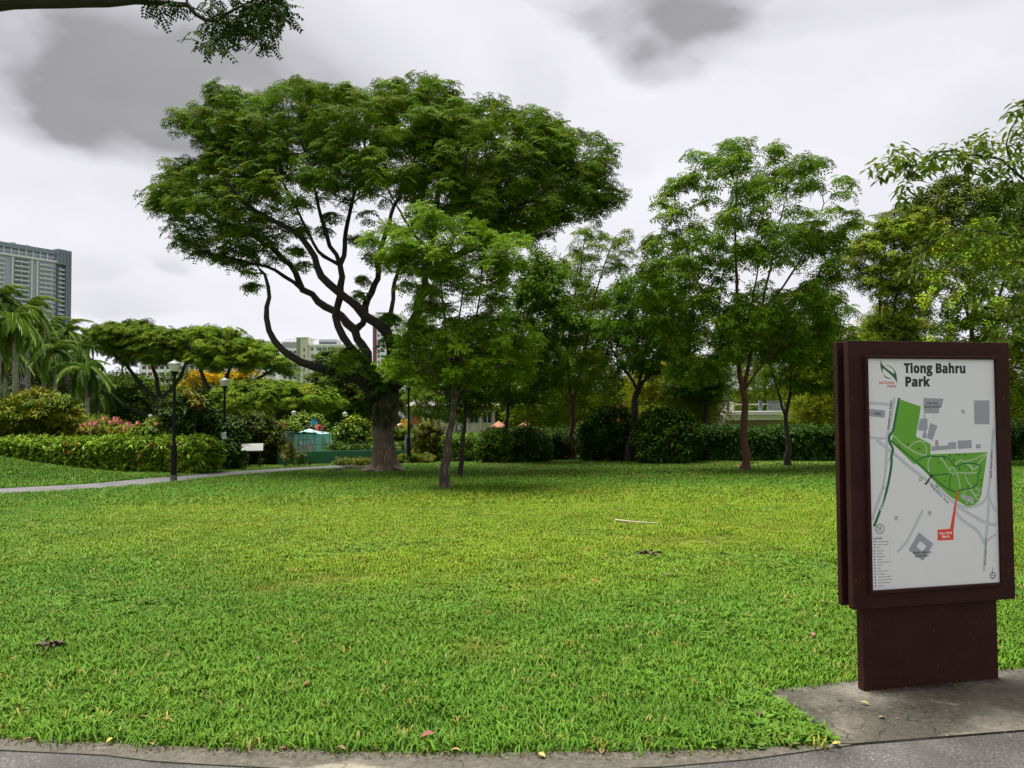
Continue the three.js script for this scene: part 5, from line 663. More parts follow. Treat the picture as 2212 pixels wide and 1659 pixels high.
// ---------------------------------------------------------------- fenced garden
{
  const green = std(rgb(0.012, 0.12, 0.045), 0.55), A = stand(600, 28.9), B = stand(797, 29.3), C = stand(884, 29.9), o = thing('green_barrier', 'low dark green panel barrier around the fenced garden', 'barrier', A.clone());
  const run = (a, b, n) => { for (let k = 0; k < n; k++) { const p = a.clone().lerp(b, k / n), q = a.clone().lerp(b, (k + 1) / n), L = p.distanceTo(q), m = part(o, 'panel', box(L - 0.006, 0.6, 0.03, 0, 0.27, 0, 0.006), green); m.position.copy(p.clone().lerp(q, 0.5)).sub(o.position); m.position.y = ground((p.x + q.x) / 2, (p.z + q.z) / 2) - o.position.y - 0.04; m.rotation.y = -Math.atan2(q.z - p.z, q.x - p.x); } };
  run(A, B, 3); run(B, C, 2); const A2 = A.clone().add(V(-0.3, 0, -3)); run(A, A2, 2); for (const p of [A, B, C]) { const m = part(o, 'corner_post', box(0.05, 0.66, 0.05, 0, 0.29, 0), green); m.position.copy(p).sub(o.position).add(V(0, -0.03, -0.045)); }
  const wire = std(rgb(0.02, 0.1, 0.055), 0.5), f = thing('wire_fence', 'thin green post fence standing inside the garden barrier', 'fence', A.clone().add(V(0, 0, -0.3)));
  for (const x of [615, 630, 645, 655, 663, 677, 681, 696, 700, 712, 728, 745, 765, 790]) { const p = stand(x, 30.2), m = part(f, 'post', cyl(0.012, 0.012, 1.3 + ((x * 7) % 5) * 0.06, 0, 0, 0, 6), wire); m.position.copy(p).sub(f.position); } for (const h of [0.75, 1.22]) { const a = stand(615, 30.2), b = stand(790, 30.2), m = part(f, 'rail', box(a.distanceTo(b), 0.014, 0.012), wire); m.position.copy(a.lerp(b, 0.5)).add(V(0, h, 0.02)).sub(f.position); }
  const cloth = new THREE.MeshPhysicalMaterial({ color: rgb(0.36, 0.78, 0.74), roughness: 0.6, transmission: 0.3, thickness: 0, side: THREE.DoubleSide }), pale = new THREE.MeshPhysicalMaterial({ color: rgb(0.24, 0.46, 0.47), roughness: 0.6, transmission: 0.3, thickness: 0, side: THREE.DoubleSide });
  { const d = 32, p = stand(673, d), s = thing('teal_shelter', 'teal plastic garden shelter with peaked roof', 'shelter', p), w = 71 * m_per_px(d) / 2, e = at(673, 936, d).y - p.y, pk = at(668, 926, d).y - p.y, b = new MB(), r = new MB(), n = 10;
    const wall = (x0, z0, x1, z1) => { for (let i = 0; i < n; i++) for (let j = 0; j < 6; j++) { const q = (u, v) => { const x = lerp(x0, x1, u), z = lerp(z0, z1, u), y = v * e, k = fbm(x * 4, y * 4, z * 4) * 0.09; return V(x + k, y, z + k); }; b.quad(q(i / n, j / 6), q((i + 1) / n, j / 6), q((i + 1) / n, (j + 1) / 6), q(i / n, (j + 1) / 6)); } }; wall(-w, w, w, w); wall(w, w, w, -w); wall(w, -w, -w, -w); wall(-w, -w, -w, w);
    const top = V(-0.1, pk, 0), cs = [V(-w, e, w), V(w, e, w), V(w, e, -w), V(-w, e, -w)]; cs.forEach((a, k) => { const c = cs[(k + 1) % 4], g = 6; for (let i = 0; i < g; i++) { const a1 = a.clone().lerp(c, i / g), a2 = a.clone().lerp(c, (i + 1) / g), sag = V(0, -0.03, 0), m1 = a1.clone().lerp(top, 0.5).add(sag), m2 = a2.clone().lerp(top, 0.5).add(sag); r.quad(a1, a2, m2, m1); r.quad(m1, m2, top, top); } });
    part(s, 'side_cloth', b.geo(), cloth); part(s, 'roof_cloth', r.geo(), pale); for (const a of cs) part(s, 'pole', cyl(0.012, 0.012, e, a.x, 0, a.z, 6), wire); }
  const pxBox = (x0, y0, x1, y1, d, t) => { const a = at(x0, y1, d), b = at(x1, y0, d); return box(b.x - a.x, b.y - a.y, t, (a.x + b.x) / 2, (a.y + b.y) / 2, -d - t / 2); };
  const g2 = (g, p) => g.translate(-p.x, -p.y, -p.z);
  { const p = at(652, 935, 31), n = thing('green_net', 'bright green net slung left of the teal shelter', 'net', p), b = new MB(); for (let i = 0; i < 12; i++) { const q = (u, v) => at(620 + u * 64, 935 - Math.sin(u * 3) * 2 + v * 5, 31).add(V(0, fbm(u * 6, v * 3) * 0.08, -v * 0.8)); b.quad(q(i / 12, 0), q((i + 1) / 12, 0), q((i + 1) / 12, 1), q(i / 12, 1)); } b.build('net', std(rgb(0.02, 0.26, 0.12), 0.8), n); n.userData.origin = p; part(n, 'pole', cyl(0.012, 0.012, p.y - ground(p.x, p.z), at(622, 900, 31).x - p.x, ground(p.x, p.z) - p.y, 0, 6), wire); }
  { const p = stand(618, 31.3), o2 = thing('grey_sheet_fence', 'weathered grey sheet panels left of the teal shelter', 'fence', p); [[601, 612], [612.5, 623.5], [624, 635]].forEach(([a, b]) => part(o2, 'sheet', g2(pxBox(a, 932, b, 985, 31.3, 0.03), p), std(rgb(0.24, 0.24, 0.22), 0.85))); }
  { const p = stand(659, 30.5), k = m_per_px(30.5), sh = new THREE.Shape(); [[-24, 0], [-20, 8], [-13, 22], [-6, 10], [8, 10], [14, 22], [20, 8], [23, 0], [23, -14], [-24, -14]].forEach(([x, y], i) => i ? sh.lineTo(x * k, y * k) : sh.moveTo(x * k, y * k)); const o2 = thing('gabled_board', 'pale grey board cut like two house gables in the garden', 'board', p); part(o2, 'board', new THREE.ExtrudeGeometry(sh, { depth: 0.04, bevelEnabled: false }).translate(0, at(659, 970, 30.5).y - p.y, 0), std(rgb(0.45, 0.45, 0.44), 0.8)); part(o2, 'ridge_bar', box(30 * k, 0.03, 0.05, 0, at(659, 950, 30.5).y - p.y, 0.05), std(rgb(0.05, 0.05, 0.05), 0.7)); for (const x of [-0.35, 0.35]) part(o2, 'stake', cyl(0.015, 0.015, 0.4, x, 0, -0.03, 6), MAT.barkDark); }
  { const p = stand(795, 31.4), o2 = thing('white_net', 'white protective net by the big trunk in the garden', 'net', p), b = new MB(); for (let i = 0; i < 12; i++) for (let j = 0; j < 6; j++) { const q = (u, v) => at(777 + u * 40, 980 - v * 47 + Math.sin(u * 9) * 1, 31.4).add(V(0, 0, fbm(u * 5, v * 3, 2) * 0.25)); b.quad(q(i / 12, j / 6), q((i + 1) / 12, j / 6), q((i + 1) / 12, (j + 1) / 6), q(i / 12, (j + 1) / 6)); } b.build('net', new THREE.MeshPhysicalMaterial({ color: rgb(0.42, 0.43, 0.43), roughness: 0.8, transmission: 0.4, thickness: 0, side: THREE.DoubleSide }), o2); for (const x of [777, 797, 817]) part(o2, 'post', cyl(0.012, 0.012, 0.95, at(x, 900, 31.4).x - p.x, 0, 0, 6), wire); }
  { const p = stand(668, 34), o2 = thing('plank_canopy', 'brown plank canopy behind the teal shelter', 'canopy', p); part(o2, 'plank', g2(pxBox(636, 921, 701, 924, 34, 0.6), p), std(rgb(0.06, 0.045, 0.04), 0.8)); for (const x of [638, 699]) part(o2, 'post', cyl(0.03, 0.03, at(x, 924, 34).y - p.y, at(x, 900, 34).x - p.x, 0, -0.3, 8), MAT.barkDark); }
  { const p = stand(765, 30.9), o2 = thing('planter_crate', 'brown slatted crate among the garden plants', 'crate', p); for (let k = 0; k < 4; k++) part(o2, 'slat', g2(pxBox(752, 956 + k * 4, 779, 958.8 + k * 4, 30.9, 0.3), p), std(rgb(0.05, 0.035, 0.028), 0.85)); for (const x of [753, 778]) part(o2, 'post', cyl(0.02, 0.02, 0.62, at(x, 900, 30.9).x - p.x, 0, -0.31, 6), MAT.barkDark); }
  { const p = stand(678.5, 36), o2 = thing('pinwheel', 'blue garden pinwheel on a stick', 'pinwheel', p), y = at(678.5, 912, 36).y - p.y, blue = std(rgb(0.03, 0.33, 0.66), 0.5); part(o2, 'stick', cyl(0.012, 0.012, y, 0, 0, 0, 6), MAT.barkDark); for (let k = 0; k < 6; k++) { const a = k * 1.047, b = new MB(); b.leaf(V(0, y, 0.02), V(Math.cos(a), Math.sin(a), 0.1).normalize(), V(0.2, 0.2, 1), 0.22, 0.13, 0.3, -0.2); part(o2, 'blade', b.geo(), blue); } part(o2, 'hub', new THREE.SphereGeometry(0.03, 8, 6).translate(0, y, 0.03), std(rgb(0.5, 0.4, 0.05), 0.5)); }
  // playground
  { const d = 44, p = stand(872, d), o2 = thing('playground_tower', 'playground tower with grey roofs and pink tube slide', 'playground', p), roofMat = std(rgb(0.10, 0.095, 0.095), 0.8), lightRoof = std(rgb(0.26, 0.25, 0.24), 0.8), q = (x, y, z = 0) => at(x, y, d + z).sub(p);
    const gable = (name, a, b, e1, e2, m) => { const g = new MB(), t = V(0, -0.06, 0); for (const [c, e] of [[a, e1], [a, e2]]) { const e2b = e.clone().add(b.clone().sub(a)); g.quad(a, b, e2b, e); g.quad(a.clone().add(t), b.clone().add(t), e2b.clone().add(t), e.clone().add(t)); g.quad(e, e2b, e2b.clone().add(t), e.clone().add(t)); } part(o2, name, g.geo(), m); };
    gable('roof', q(858, 891), q(866, 888, 1.4), q(848, 922, -0.4), q(874, 912, 0.2), roofMat); gable('roof', q(893, 886), q(930, 888, 1.2), q(862, 913, -0.3), q(910, 912, 0.3), lightRoof);
    for (const x of [850, 873, 905, 925]) part(o2, 'post', cyl(0.06, 0.06, q(0, 915).y, q(x, 900).x, 0, 0.1, 10), std(rgb(0.35, 0.04, 0.03), 0.5)); part(o2, 'deck', box(2.1, 0.1, 1.4, 0.3, 1.0, 0), roofMat);
    part(o2, 'tube_slide', new THREE.TubeGeometry(new THREE.CatmullRomCurve3([q(878, 921, -0.5), q(862, 923, -0.9), q(848, 929, -1.2), q(835, 945, -1.3), q(828, 980, -1.3)]), 30, 0.2, 12), std(rgb(0.55, 0.17, 0.17), 0.45));
    const wing = new THREE.Shape(); wing.absarc(-0.1, 0.1, 0.13, 0, Math.PI * 2); const wing2 = new THREE.Shape(); wing2.moveTo(-0.2, 0.22); wing2.bezierCurveTo(-0.1, 0.32, 0, 0.25, 0, 0.12); wing2.bezierCurveTo(0, 0.25, 0.1, 0.32, 0.2, 0.22); wing2.bezierCurveTo(0.22, 0, 0.1, -0.05, 0.08, -0.3); wing2.lineTo(-0.02, -0.3); wing2.bezierCurveTo(-0.02, -0.1, -0.2, 0, -0.2, 0.22);
    for (const [x, y] of [[809, 921], [874, 916]]) part(o2, 'yellow_ornament', new THREE.ExtrudeGeometry(wing2, { depth: 0.06, bevelEnabled: true, bevelSize: 0.01, bevelThickness: 0.01 }).translate(...q(x, y, -1).toArray()), std(rgb(0.75, 0.42, 0.02), 0.5)); part(o2, 'ornament_post', cyl(0.04, 0.04, q(0, 928).y, q(809, 900).x, 0, 0.97, 8), std(rgb(0.6, 0.35, 0.02), 0.5));
    for (const [x, y] of [[897, 908], [903, 907], [909, 910], [850, 895]]) part(o2, 'red_panel', box(0.12, 0.42, 0.05, ...q(x, y, -0.6).toArray()), std(rgb(0.5, 0.03, 0.02), 0.5)); }
  // pavilion, awnings, cactus figures
  { const d = 60, p = stand(980, d), o2 = thing('pavilion', 'long low cream pavilion with grey roof half hidden by trees', 'building', p), k = m_per_px(d), q = (x, y) => at(x, y, d).sub(p), W = 200 * k, e = q(980, 876).y, rg = q(980, 856).y, cream = std(rgb(0.5, 0.46, 0.38), 0.85), g = new MB(), a = V(-W / 2, e, 0.8), b = V(W / 2, e, 0.8), c = V(W / 2 - 0.6, rg, -2), dd = V(-W / 2 + 0.6, rg, -2), t = V(0, 0, -5.6);
    g.quad(a, b, c, dd); g.quad(b.clone().add(V(0, 0, -5.6)), a.clone().add(t), dd, c); g.quad(b, b.clone().add(t), c, c); g.quad(a.clone().add(t), a, dd, dd); part(o2, 'roof', g.geo(), std(rgb(0.17, 0.155, 0.13), 0.85)); part(o2, 'fascia', box(W, 0.16, 0.08, 0, e - 0.09, 0.78), std(rgb(0.16, 0.07, 0.035), 0.8)); part(o2, 'wall', box(W - 0.8, e - 0.1, 3.6, 0, (e - 0.1) / 2, -2.2), cream); part(o2, 'lintel', box(W - 0.5, 0.3, 0.1, 0, e - 0.34, -0.32), std(rgb(0.6, 0.57, 0.5), 0.8));
    for (let j = 0; j < 6; j++) { const x = -W / 2 + 1.1 + j * 1.02, w = part(o2, 'window', box(0.62, 0.8, 0.04, x, e - 0.95, -0.36), std(rgb(0.02, 0.025, 0.03), 0.15)); part(w, 'mullion', box(0.05, 0.8, 0.05, x, e - 0.95, -0.33), std(rgb(0.6, 0.6, 0.57), 0.6)); part(o2, 'column', box(0.16, e - 0.2, 0.16, x + 0.51, (e - 0.2) / 2, -0.25), cream); } }
  [[1077, 909, 923, 50, 'orange peaked awning behind the dark thin tree'], [1135, 910, 922, 52, 'orange awning to the right partly behind leaves']].forEach(([x, y0, y1, d, label]) => { const p = stand(x, d), o2 = thing('orange_awning', label, 'awning', p), h0 = at(x, y1, d).y - p.y, h1 = at(x, y0, d).y - p.y; part(o2, 'canopy', new THREE.ConeGeometry(0.62, h1 - h0, 8).translate(0, (h0 + h1) / 2, 0), std(rgb(0.3, 0.11, 0.05), 0.8)); part(o2, 'pole', cyl(0.03, 0.03, h0, 0, 0, 0, 8), MAT.blackPost); });
  [[985.5, 931, 36, 'blue-grey cactus-shaped figure behind the bright low hedge'], [998, 929, 36.6, 'second blue-grey cactus figure partly behind the thin sapling']].forEach(([x, y, d, label]) => { const p = stand(x, d), top = at(x, y - 9, d).y - p.y, o2 = thing('cactus_figure', label, 'sculpture', p), m = std(rgb(0.05, 0.10, 0.15), 0.5), arm = (s, h) => new THREE.TubeGeometry(new THREE.CatmullRomCurve3([V(0, h, 0), V(s * 0.14, h + 0.01, 0), V(s * 0.17, h + 0.08, 0), V(s * 0.17, h + 0.22, 0)]), 12, 0.035, 8); part(o2, 'column', new THREE.CapsuleGeometry(0.055, top - 0.11, 4, 10).translate(0, top / 2, 0), m); part(o2, 'arm', arm(-1, top - 0.42), m); part(o2, 'arm', arm(1, top - 0.34), m); });
  // white terrace beyond the right hedge
  { const d = 46, p = stand(1620, d), o2 = thing('white_terrace', 'white concrete terrace with railing seen between the trunks', 'terrace', p), wh = std(rgb(0.66, 0.64, 0.58), 0.8), tan = std(rgb(0.24, 0.19, 0.12), 0.85), gr = std(rgb(0.13, 0.15, 0.2), 0.5), add = (n, x0, y0, x1, y1, z, t, m) => part(o2, n, g2(pxBox(x0, y0, x1, y1, d + z, t), p), m);
    add('beam', 1566, 896, 1720, 908, 0, 3, wh); add('ledge', 1562, 888, 1720, 895.8, -0.25, 3, wh); add('lower_wall', 1560, 908.2, 1720, 960, 0.5, 2.4, tan); add('pier', 1561, 866, 1585, 887.8, 0.4, 0.8, wh); add('step_wall', 1528, 903, 1565.5, 930, -0.4, 1.5, wh); add('wall', 1540, 878, 1560.5, 902.8, 0.6, 0.8, std(rgb(0.5, 0.48, 0.42), 0.85)); add('post', 1570.5, 835, 1574.5, 888, -0.3, 0.1, gr); add('top_rail', 1590, 872, 1690, 874.5, 0.3, 0.08, wh); for (let k = 0; k < 14; k++) add('baluster', 1658 + k * 2.6, 866, 1658.9 + k * 2.6, 887.9, 0.2, 0.04, gr); add('back_frame', 1640, 865, 1646, 887.9, 0.3, 0.15, gr); }
}
// ---------------------------------------------------------------- far buildings
{
  const white = std(rgb(0.76, 0.76, 0.77), 0.85), glass = std(rgb(0.05, 0.06, 0.07), 0.2), red = std(rgb(0.26, 0.045, 0.035), 0.8), cream = std(rgb(0.55, 0.52, 0.42), 0.85), sage = std(rgb(0.21, 0.27, 0.15), 0.85), grey = std(rgb(0.32, 0.33, 0.35), 0.8);
  const anchor = (x, d, name, label) => { const p = at(x, 884, d); p.y = ground(p.x, p.z); return thing(name, label, 'building', p); };
  { // white slab block with sage stair tower
    const d = 330, k = m_per_px(d), o = anchor(655, d, 'apartment_block', 'white apartment block with cream and sage green stair tower'), X = (x) => (x - 655) * k, Y = (y) => at(655, y, d).y - o.position.y, bx = (n, x0, y0, x1, y1, z, t, m, par = o) => part(par, n, box(X(x1) - X(x0), Y(y0) - Y(y1), t, (X(x0) + X(x1)) / 2, (Y(y0) + Y(y1)) / 2, z - t / 2), m);
    const tower = bx('stair_tower', 642.7, 731, 667, 960, 2, 10, cream); bx('sage_stripe', 643, 732, 652, 960, 2.1, 0.3, sage, tower); bx('tower_cap', 641.5, 729.5, 668.5, 732, 2.4, 11, cream, tower); bx('tower_trim', 652.3, 732, 653.4, 960, 2.14, 0.4, white, tower);
    bx('left_wing', 606.5, 737, 642.6, 960, -1, 12, white); bx('right_wing', 667.1, 746, 770, 960, 0, 12, white); bx('penthouse', 684.6, 732, 724, 746, -3, 8, grey); bx('penthouse_band', 686, 738, 723, 742, -2.9, 0.5, glass); bx('roof_slab', 668, 744.5, 771, 747.5, 1, 13, white);
    bx('left_screen', 607.5, 739, 642, 751, -0.9, 0.3, grey); for (let j = 0; j < 9; j++) bx('roof_truss', 611 + j * 8, 731, 611.5 + j * 8, 737, -4, 0.2, grey); bx('roof_truss', 610, 730.6, 680, 731.4, -4, 0.3, grey);
    for (let f = 0; f < 8; f++) { const y = 751 + f * 14; for (let j = 0; j < 8; j++) { const x = 672 + j * 12; const m = bx('window', x, y, x + (j % 3 ? 9.5 : 5), y + 6.5, 0.06, 0.15, glass); bx('mullion', x + 4.2, y, x + 4.8, y + 6.5, 0.1, 0.1, white, m); } bx('red_panel', 700.2 + (f % 2) * 24, y, 703 + (f % 2) * 24, y + 6.5, 0.07, 0.2, red); for (let j = 0; j < 3; j++) bx('window', 611 + j * 10.5, y + 6, 619 + j * 10.5, y + 12, -0.94, 0.15, glass); bx('corridor_parapet', 607, y + 12.5, 642.4, y + 17, -0.4, 0.6, white); bx('stair_window', 658, y + 2, 661, y + 9, 2.05, 0.2, glass); }
  }
  { const d = 350, k = m_per_px(d), o = anchor(420, d, 'apartment_block', 'white and red apartment block glimpsed behind the umbrella trees'), X = (x) => (x - 420) * k, Y = (y) => at(420, y, d).y - o.position.y, bx = (n, x0, y0, x1, y1, z, t, m) => part(o, n, box(X(x1) - X(x0), Y(y0) - Y(y1), t, (X(x0) + X(x1)) / 2, (Y(y0) + Y(y1)) / 2, z - t / 2), m);
    bx('wall', 300, 770, 596, 960, 0, 12, white); bx('stair_cap', 556, 739, 580, 769.9, 0, 10, cream); bx('cap_slab', 554.5, 737.5, 581.5, 740.5, 0.6, 11, cream); for (let f = 0; f < 6; f++) for (let j = 0; j < 22; j++) bx(j % 4 === 1 ? 'red_panel' : 'window', 306 + j * 13, 776 + f * 14, 315 + j * 13, 783 + f * 14, 0.06, 0.2, j % 4 === 1 ? red : glass); }
  { const d = 380, k = m_per_px(d), o = anchor(826, d, 'apartment_tower', 'white apartment tower with brick red strip behind the big tree'), X = (x) => (x - 826) * k, Y = (y) => at(826, y, d).y - o.position.y, bx = (n, x0, y0, x1, y1, z, t, m) => part(o, n, box(X(x1) - X(x0), Y(y0) - Y(y1), t, (X(x0) + X(x1)) / 2, (Y(y0) + Y(y1)) / 2, z - t / 2), m);
    bx('wall', 805, 681, 870, 960, 0, 14, white); bx('roof_slab', 812, 675, 842, 677, 1, 10, grey); bx('roof_block', 814, 677.1, 840, 680.9, 0, 8, white); bx('parapet', 803.5, 679.5, 872, 684, 0.8, 15, white); bx('red_strip', 805.7, 686, 813.8, 960, 0.12, 0.3, red); bx('balcony_stack', 822, 682, 838, 960, 1.4, 1.6, white);
    for (let f = 0; f < 16; f++) { const y = 687 + f * 11.4; bx('window', 806.2, y + 1.5, 813.2, y + 6, 0.2, 0.2, glass); bx('window', 816, y + 1, 820, y + 6.5, 0.1, 0.2, glass); bx('window', 824, y + 1, 832, y + 6, 1.48, 0.2, glass); bx('window', 842, y + 1, 850, y + 6, 0.1, 0.2, glass); bx('window', 855, y + 1, 864, y + 6, 0.1, 0.2, glass); bx('sill', 821.5, y + 8.4, 838.5, y + 9.6, 2, 0.6, white); } }
  { const d = 420, k = m_per_px(d), o = anchor(905, d, 'apartment_tower', 'red and white tower glimpsed high through the big tree'), X = (x) => (x - 905) * k, Y = (y) => at(905, y, d).y - o.position.y, bx = (n, x0, y0, x1, y1, z, t, m) => part(o, n, box(X(x1) - X(x0), Y(y0) - Y(y1), t, (X(x0) + X(x1)) / 2, (Y(y0) + Y(y1)) / 2, z - t / 2), m);
    bx('wall', 894, 612, 940, 960, 0, 14, white); bx('roof_block', 900, 606, 930, 611.9, -1, 9, white); bx('red_strip', 902, 614, 910, 960, 0.12, 0.3, red); for (let f = 0; f < 26; f++) { const y = 615 + f * 10.6; bx('window', 903, y + 2, 909, y + 6, 0.2, 0.2, glass); bx('window', 914, y + 2, 922, y + 6, 0.1, 0.2, glass); bx('window', 927, y + 2, 935, y + 6, 0.1, 0.2, glass); } }
  { // tall grey condominium, its long face turned away to the right
    const A = at(-150, 884, 452), B = at(117, 884, 511); A.y = B.y = ground(A.x, A.z); const u = B.clone().sub(A), L = u.length(); u.normalize(); const o = thing('condominium_tower', 'tall grey condominium tower with balconies above the palms', 'building', A.clone().lerp(B, 0.5), null, Math.atan2(-u.z, u.x)), base = o.position.y, H = at(117, 568, 511).y - base, F = 3.0, half = L / 2;
    const wall = std(rgb(0.35, 0.37, 0.43), 0.85), slab = std(rgb(0.5, 0.52, 0.58), 0.85), pale = std(rgb(0.58, 0.6, 0.64), 0.85), dark = std(rgb(0.12, 0.13, 0.16), 0.6), steel = std(rgb(0.19, 0.22, 0.28), 0.6), gl = std(rgb(0.27, 0.30, 0.36), 0.2), bx = (n, x0, y0, x1, y1, z, t, m, par = o) => part(par, n, box(x1 - x0, y1 - y0, t, (x0 + x1) / 2, (y0 + y1) / 2, z - t / 2), m);
    bx('wall', -half, 0, half - 0.1, H - 0.1, 0, 16, wall); bx('cornice', -half, H, half, H + 1.3, 1.5, 18, pale); bx('sky_deck', -half, H + 1.4, half - 1, H + 5.2, -1, 12, gl); bx('crown_screen', -half, H + 5.4, half - 1.2, H + 8.3, 0.5, 15, steel); for (let j = 0; j < 18; j++) bx('deck_column', half - 6 - j * 4.4, H + 1.4, half - 5.5 - j * 4.4, H + 5.3, 0.4, 0.5, pale); bx('deck_rail', -half, H + 3.2, half - 1, H + 3.5, 0.6, 0.2, pale); for (let j = 0; j < 9; j++) bx('roof_unit', half - 9 - j * 8.5, H + 8.3, half - 6.5 - j * 8.5, H + 9 + (j % 3) * 0.4, -3, 3, slab);
    const fl = 15, vis = 22; for (let f = 0; f < fl; f++) { const y = H - 3.2 - f * F; [[half - 11, 8.2], [half - 26, 9], [half - 36, 4], [half - 47, 8], [half - 60, 8.5]].forEach(([x, w], j) => { const b = bx('balcony', x, y, x + w, y + 0.95, 1.5, 1.5, slab); bx('window', x + 0.4, y + 1, x + w - 0.4, y + 2.5, 0.06, 0.12, j % 2 ? dark : gl, b); bx('window_post', x + w * 0.5, y + 1, x + w * 0.5 + 0.4, y + 2.5, 0.12, 0.14, slab, b); }); }
    for (const x of [half - 12.5, half - 16, half - 27.5, half - 38, half - 49]) bx('pier', x, 0, x + 0.9, H - 0.2, 1.1, 1.2, pale);
    bx('recess', half, 0, half + 5.6, H - 0.9, -1.2, 12, dark); for (let f = 0; f < fl + 2; f++) { const y = H - 4.6 - f * F; const b = bx('balcony', half + 1.6, y, half + 5.4, y + 0.9, 1.0, 2.1, slab); bx('window', half + 2, y + 1, half + 5, y + 2.4, -1.1, 0.2, gl, b); bx('air_conditioner', half - 1.4, y + 0.2, half - 0.5, y + 1, 0.8, 0.8, dark); }
    bx('corner_block', half, H - 0.8, half + 5.7, H + 9.4, 1.6, 16, steel); bx('corner_fin', half + 5.8, 0, half + 9.6, H + 9.2, 1.2, 16, steel); for (let j = 0; j < 10; j++) bx('steel_fin', half + 0.3 + j * 0.95, j < 6 ? H - 0.8 : 0, half + 0.55 + j * 0.95, H + 9.1, 2.1, 0.6, std(rgb(0.27, 0.31, 0.37), 0.5));
  }
}
// ---------------------------------------------------------------- small things lying on the ground
{
  const R = rng(201), tones = [[0.16, 0.085, 0.04], [0.07, 0.035, 0.02], [0.26, 0.18, 0.07], [0.17, 0.045, 0.03], [0.32, 0.25, 0.06]].map((c) => std(rgb(...c), 0.75));
  const curl = (L, w, k) => { const b = new MB(); let prev = null; for (let s = 0; s <= 6; s++) { const t = s / 6, ww = w / 2 * Math.pow(Math.sin(Math.PI * Math.min(0.98, 0.04 + t * 0.96)), 0.7), y = Math.sin(t * 3.1) * k, row = [-1, 0, 1].map((q) => b.v(V((t - 0.5) * L, y + Math.abs(q) * w * 0.25, q * ww), V(0, 1, -q * 0.4).normalize())); if (prev) for (let q = 0; q < 2; q++) { b.tri(prev[q], prev[q + 1], row[q]); b.tri(prev[q + 1], row[q + 1], row[q]); } prev = row; } return b.geo(); };
  const shapes = [curl(0.1, 0.05, 0.02), curl(0.08, 0.06, 0.012), curl(0.13, 0.05, 0.03)];
  const drop = (x, y, m, s, lift, label, group) => { const p = on(x, y); p.y += lift; const o = single('fallen_leaf', label, 'leaf', shapes[Math.floor(R() * 3)], tones[m], p, group); o.rotation.set((R() - 0.5) * 0.4, R() * 6.28, (R() - 0.5) * 0.4); o.scale.setScalar(s); };
  const lawnLeaves = [[1590, 1200, 0, 'tan curled leaf left of two on the lawn before the map board'], [1680, 1195, 3, 'reddish leaf nearest the map board on the mid lawn'], [1437, 1253, 1, 'dark leaf on the grass just below the dead frond'], [665, 1495, 3, 'reddish leaf on the lower left lawn'], [925, 1610, 3, 'dark red leaf at the grass edge above the concrete strip'], [865, 1022, 3, 'bright red leaf right of the big trunk'], [1150, 1060, 0, 'small tan leaf right of the slender young tree'], [1410, 1042, 2, 'pale leaf on the lawn below the dark forked tree'], [1500, 1030, 0, 'tan leaf in the shade before the dark hedge'], [1700, 1043, 2, 'pale leaf right of the tall red trunk'], [560, 1440, 0, 'tan leaf among the clover patch at left'], [1755, 1385, 0, 'brown leaf left of the map board plinth'], [1640, 1560, 1, 'dark leaf on the grass left of the concrete pad'], [1240, 1500, 1, 'dark leaf in the near lawn centre']];
  for (const [x, y, m, label] of lawnLeaves) drop(x, y, m, 0.5 + R() * 0.3, 0.04, label, 'fallen leaves on the lawn');
  const edgeLeaves = [[60, 1608, 0, 'brown leaf at the far left of the concrete edging'], [240, 1613, 4, 'yellow leaf at the left grass edge'], [330, 1617, 2, 'tan leaf beside the yellow leaf at the grass edge'], [610, 1628, 3, 'red leaf at the grass edge below the left lawn'], [735, 1631, 0, 'brown leaf tucked under the grass edge'], [985, 1634, 2, 'tan leaf at the grass edge in the middle'], [1170, 1643, 4, 'yellow leaf alone on the bare concrete strip'], [1300, 1634, 0, 'brown leaf right of the yellow leaf on the strip'], [1720, 1622, 0, 'brown leaf near the corner of the concrete pad'], [1808, 1618, 4, 'pale yellow leaf at the tip of the lawn'], [1868, 1530, 4, 'yellow leaf at the foot of the map board'], [1905, 1560, 2, 'tiny tan leaf in the middle of the concrete pad']];
  for (const [x, y, m, label] of edgeLeaves) drop(x, y, m, 0.32 + R() * 0.2, 0.02, label, 'leaves along the concrete edging');
  { const a = on(1330, 1131), b = on(1380, 1136), c = on(1428, 1138), up = V(0, 0.05, 0), cu = new THREE.CatmullRomCurve3([a.add(up), b.add(up), c.add(up)]).getPoints(14), m = new MB(); m.tube(cu, cu.map((_, k) => 0.02 - k * 0.0009), 7, 0.3); single('dead_stick', 'pale bare stick lying on the lawn', 'stick', m.geo(), std(rgb(0.36, 0.29, 0.19), 0.85)); }
  { const p = on(1397, 1203), b = new MB(); for (let k = 0; k < 26; k++) { const a = R() * 6.28, o = p.clone().add(V((R() - 0.5) * 0.2, 0.03 + R() * 0.03, (R() - 0.5) * 0.12)); b.leaf(o, V(Math.cos(a), R() * 0.5, Math.sin(a)).normalize(), V(R() - 0.5, 1, R() - 0.5), 0.09, 0.04, 0.3, 0.4); } single('dried_frond', 'curled dark brown dead frond on the grass', 'frond', b.geo(), tones[1]); }
  { const p = on(108, 1408), b = new MB(); for (let k = 0; k < 20; k++) { const a = R() * 6.28, o = p.clone().add(V((R() - 0.5) * 0.14, 0.04 + R() * 0.02, (R() - 0.5) * 0.08)); b.leaf(o, V(Math.cos(a), R() * 0.5, Math.sin(a)).normalize(), V(R() - 0.5, 1, R() - 0.5), 0.06, 0.035, 0.3, 0.4); } single('dried_frond', 'small clump of curled brown leaves at the lower left', 'leaves', b.geo(), tones[1]); }
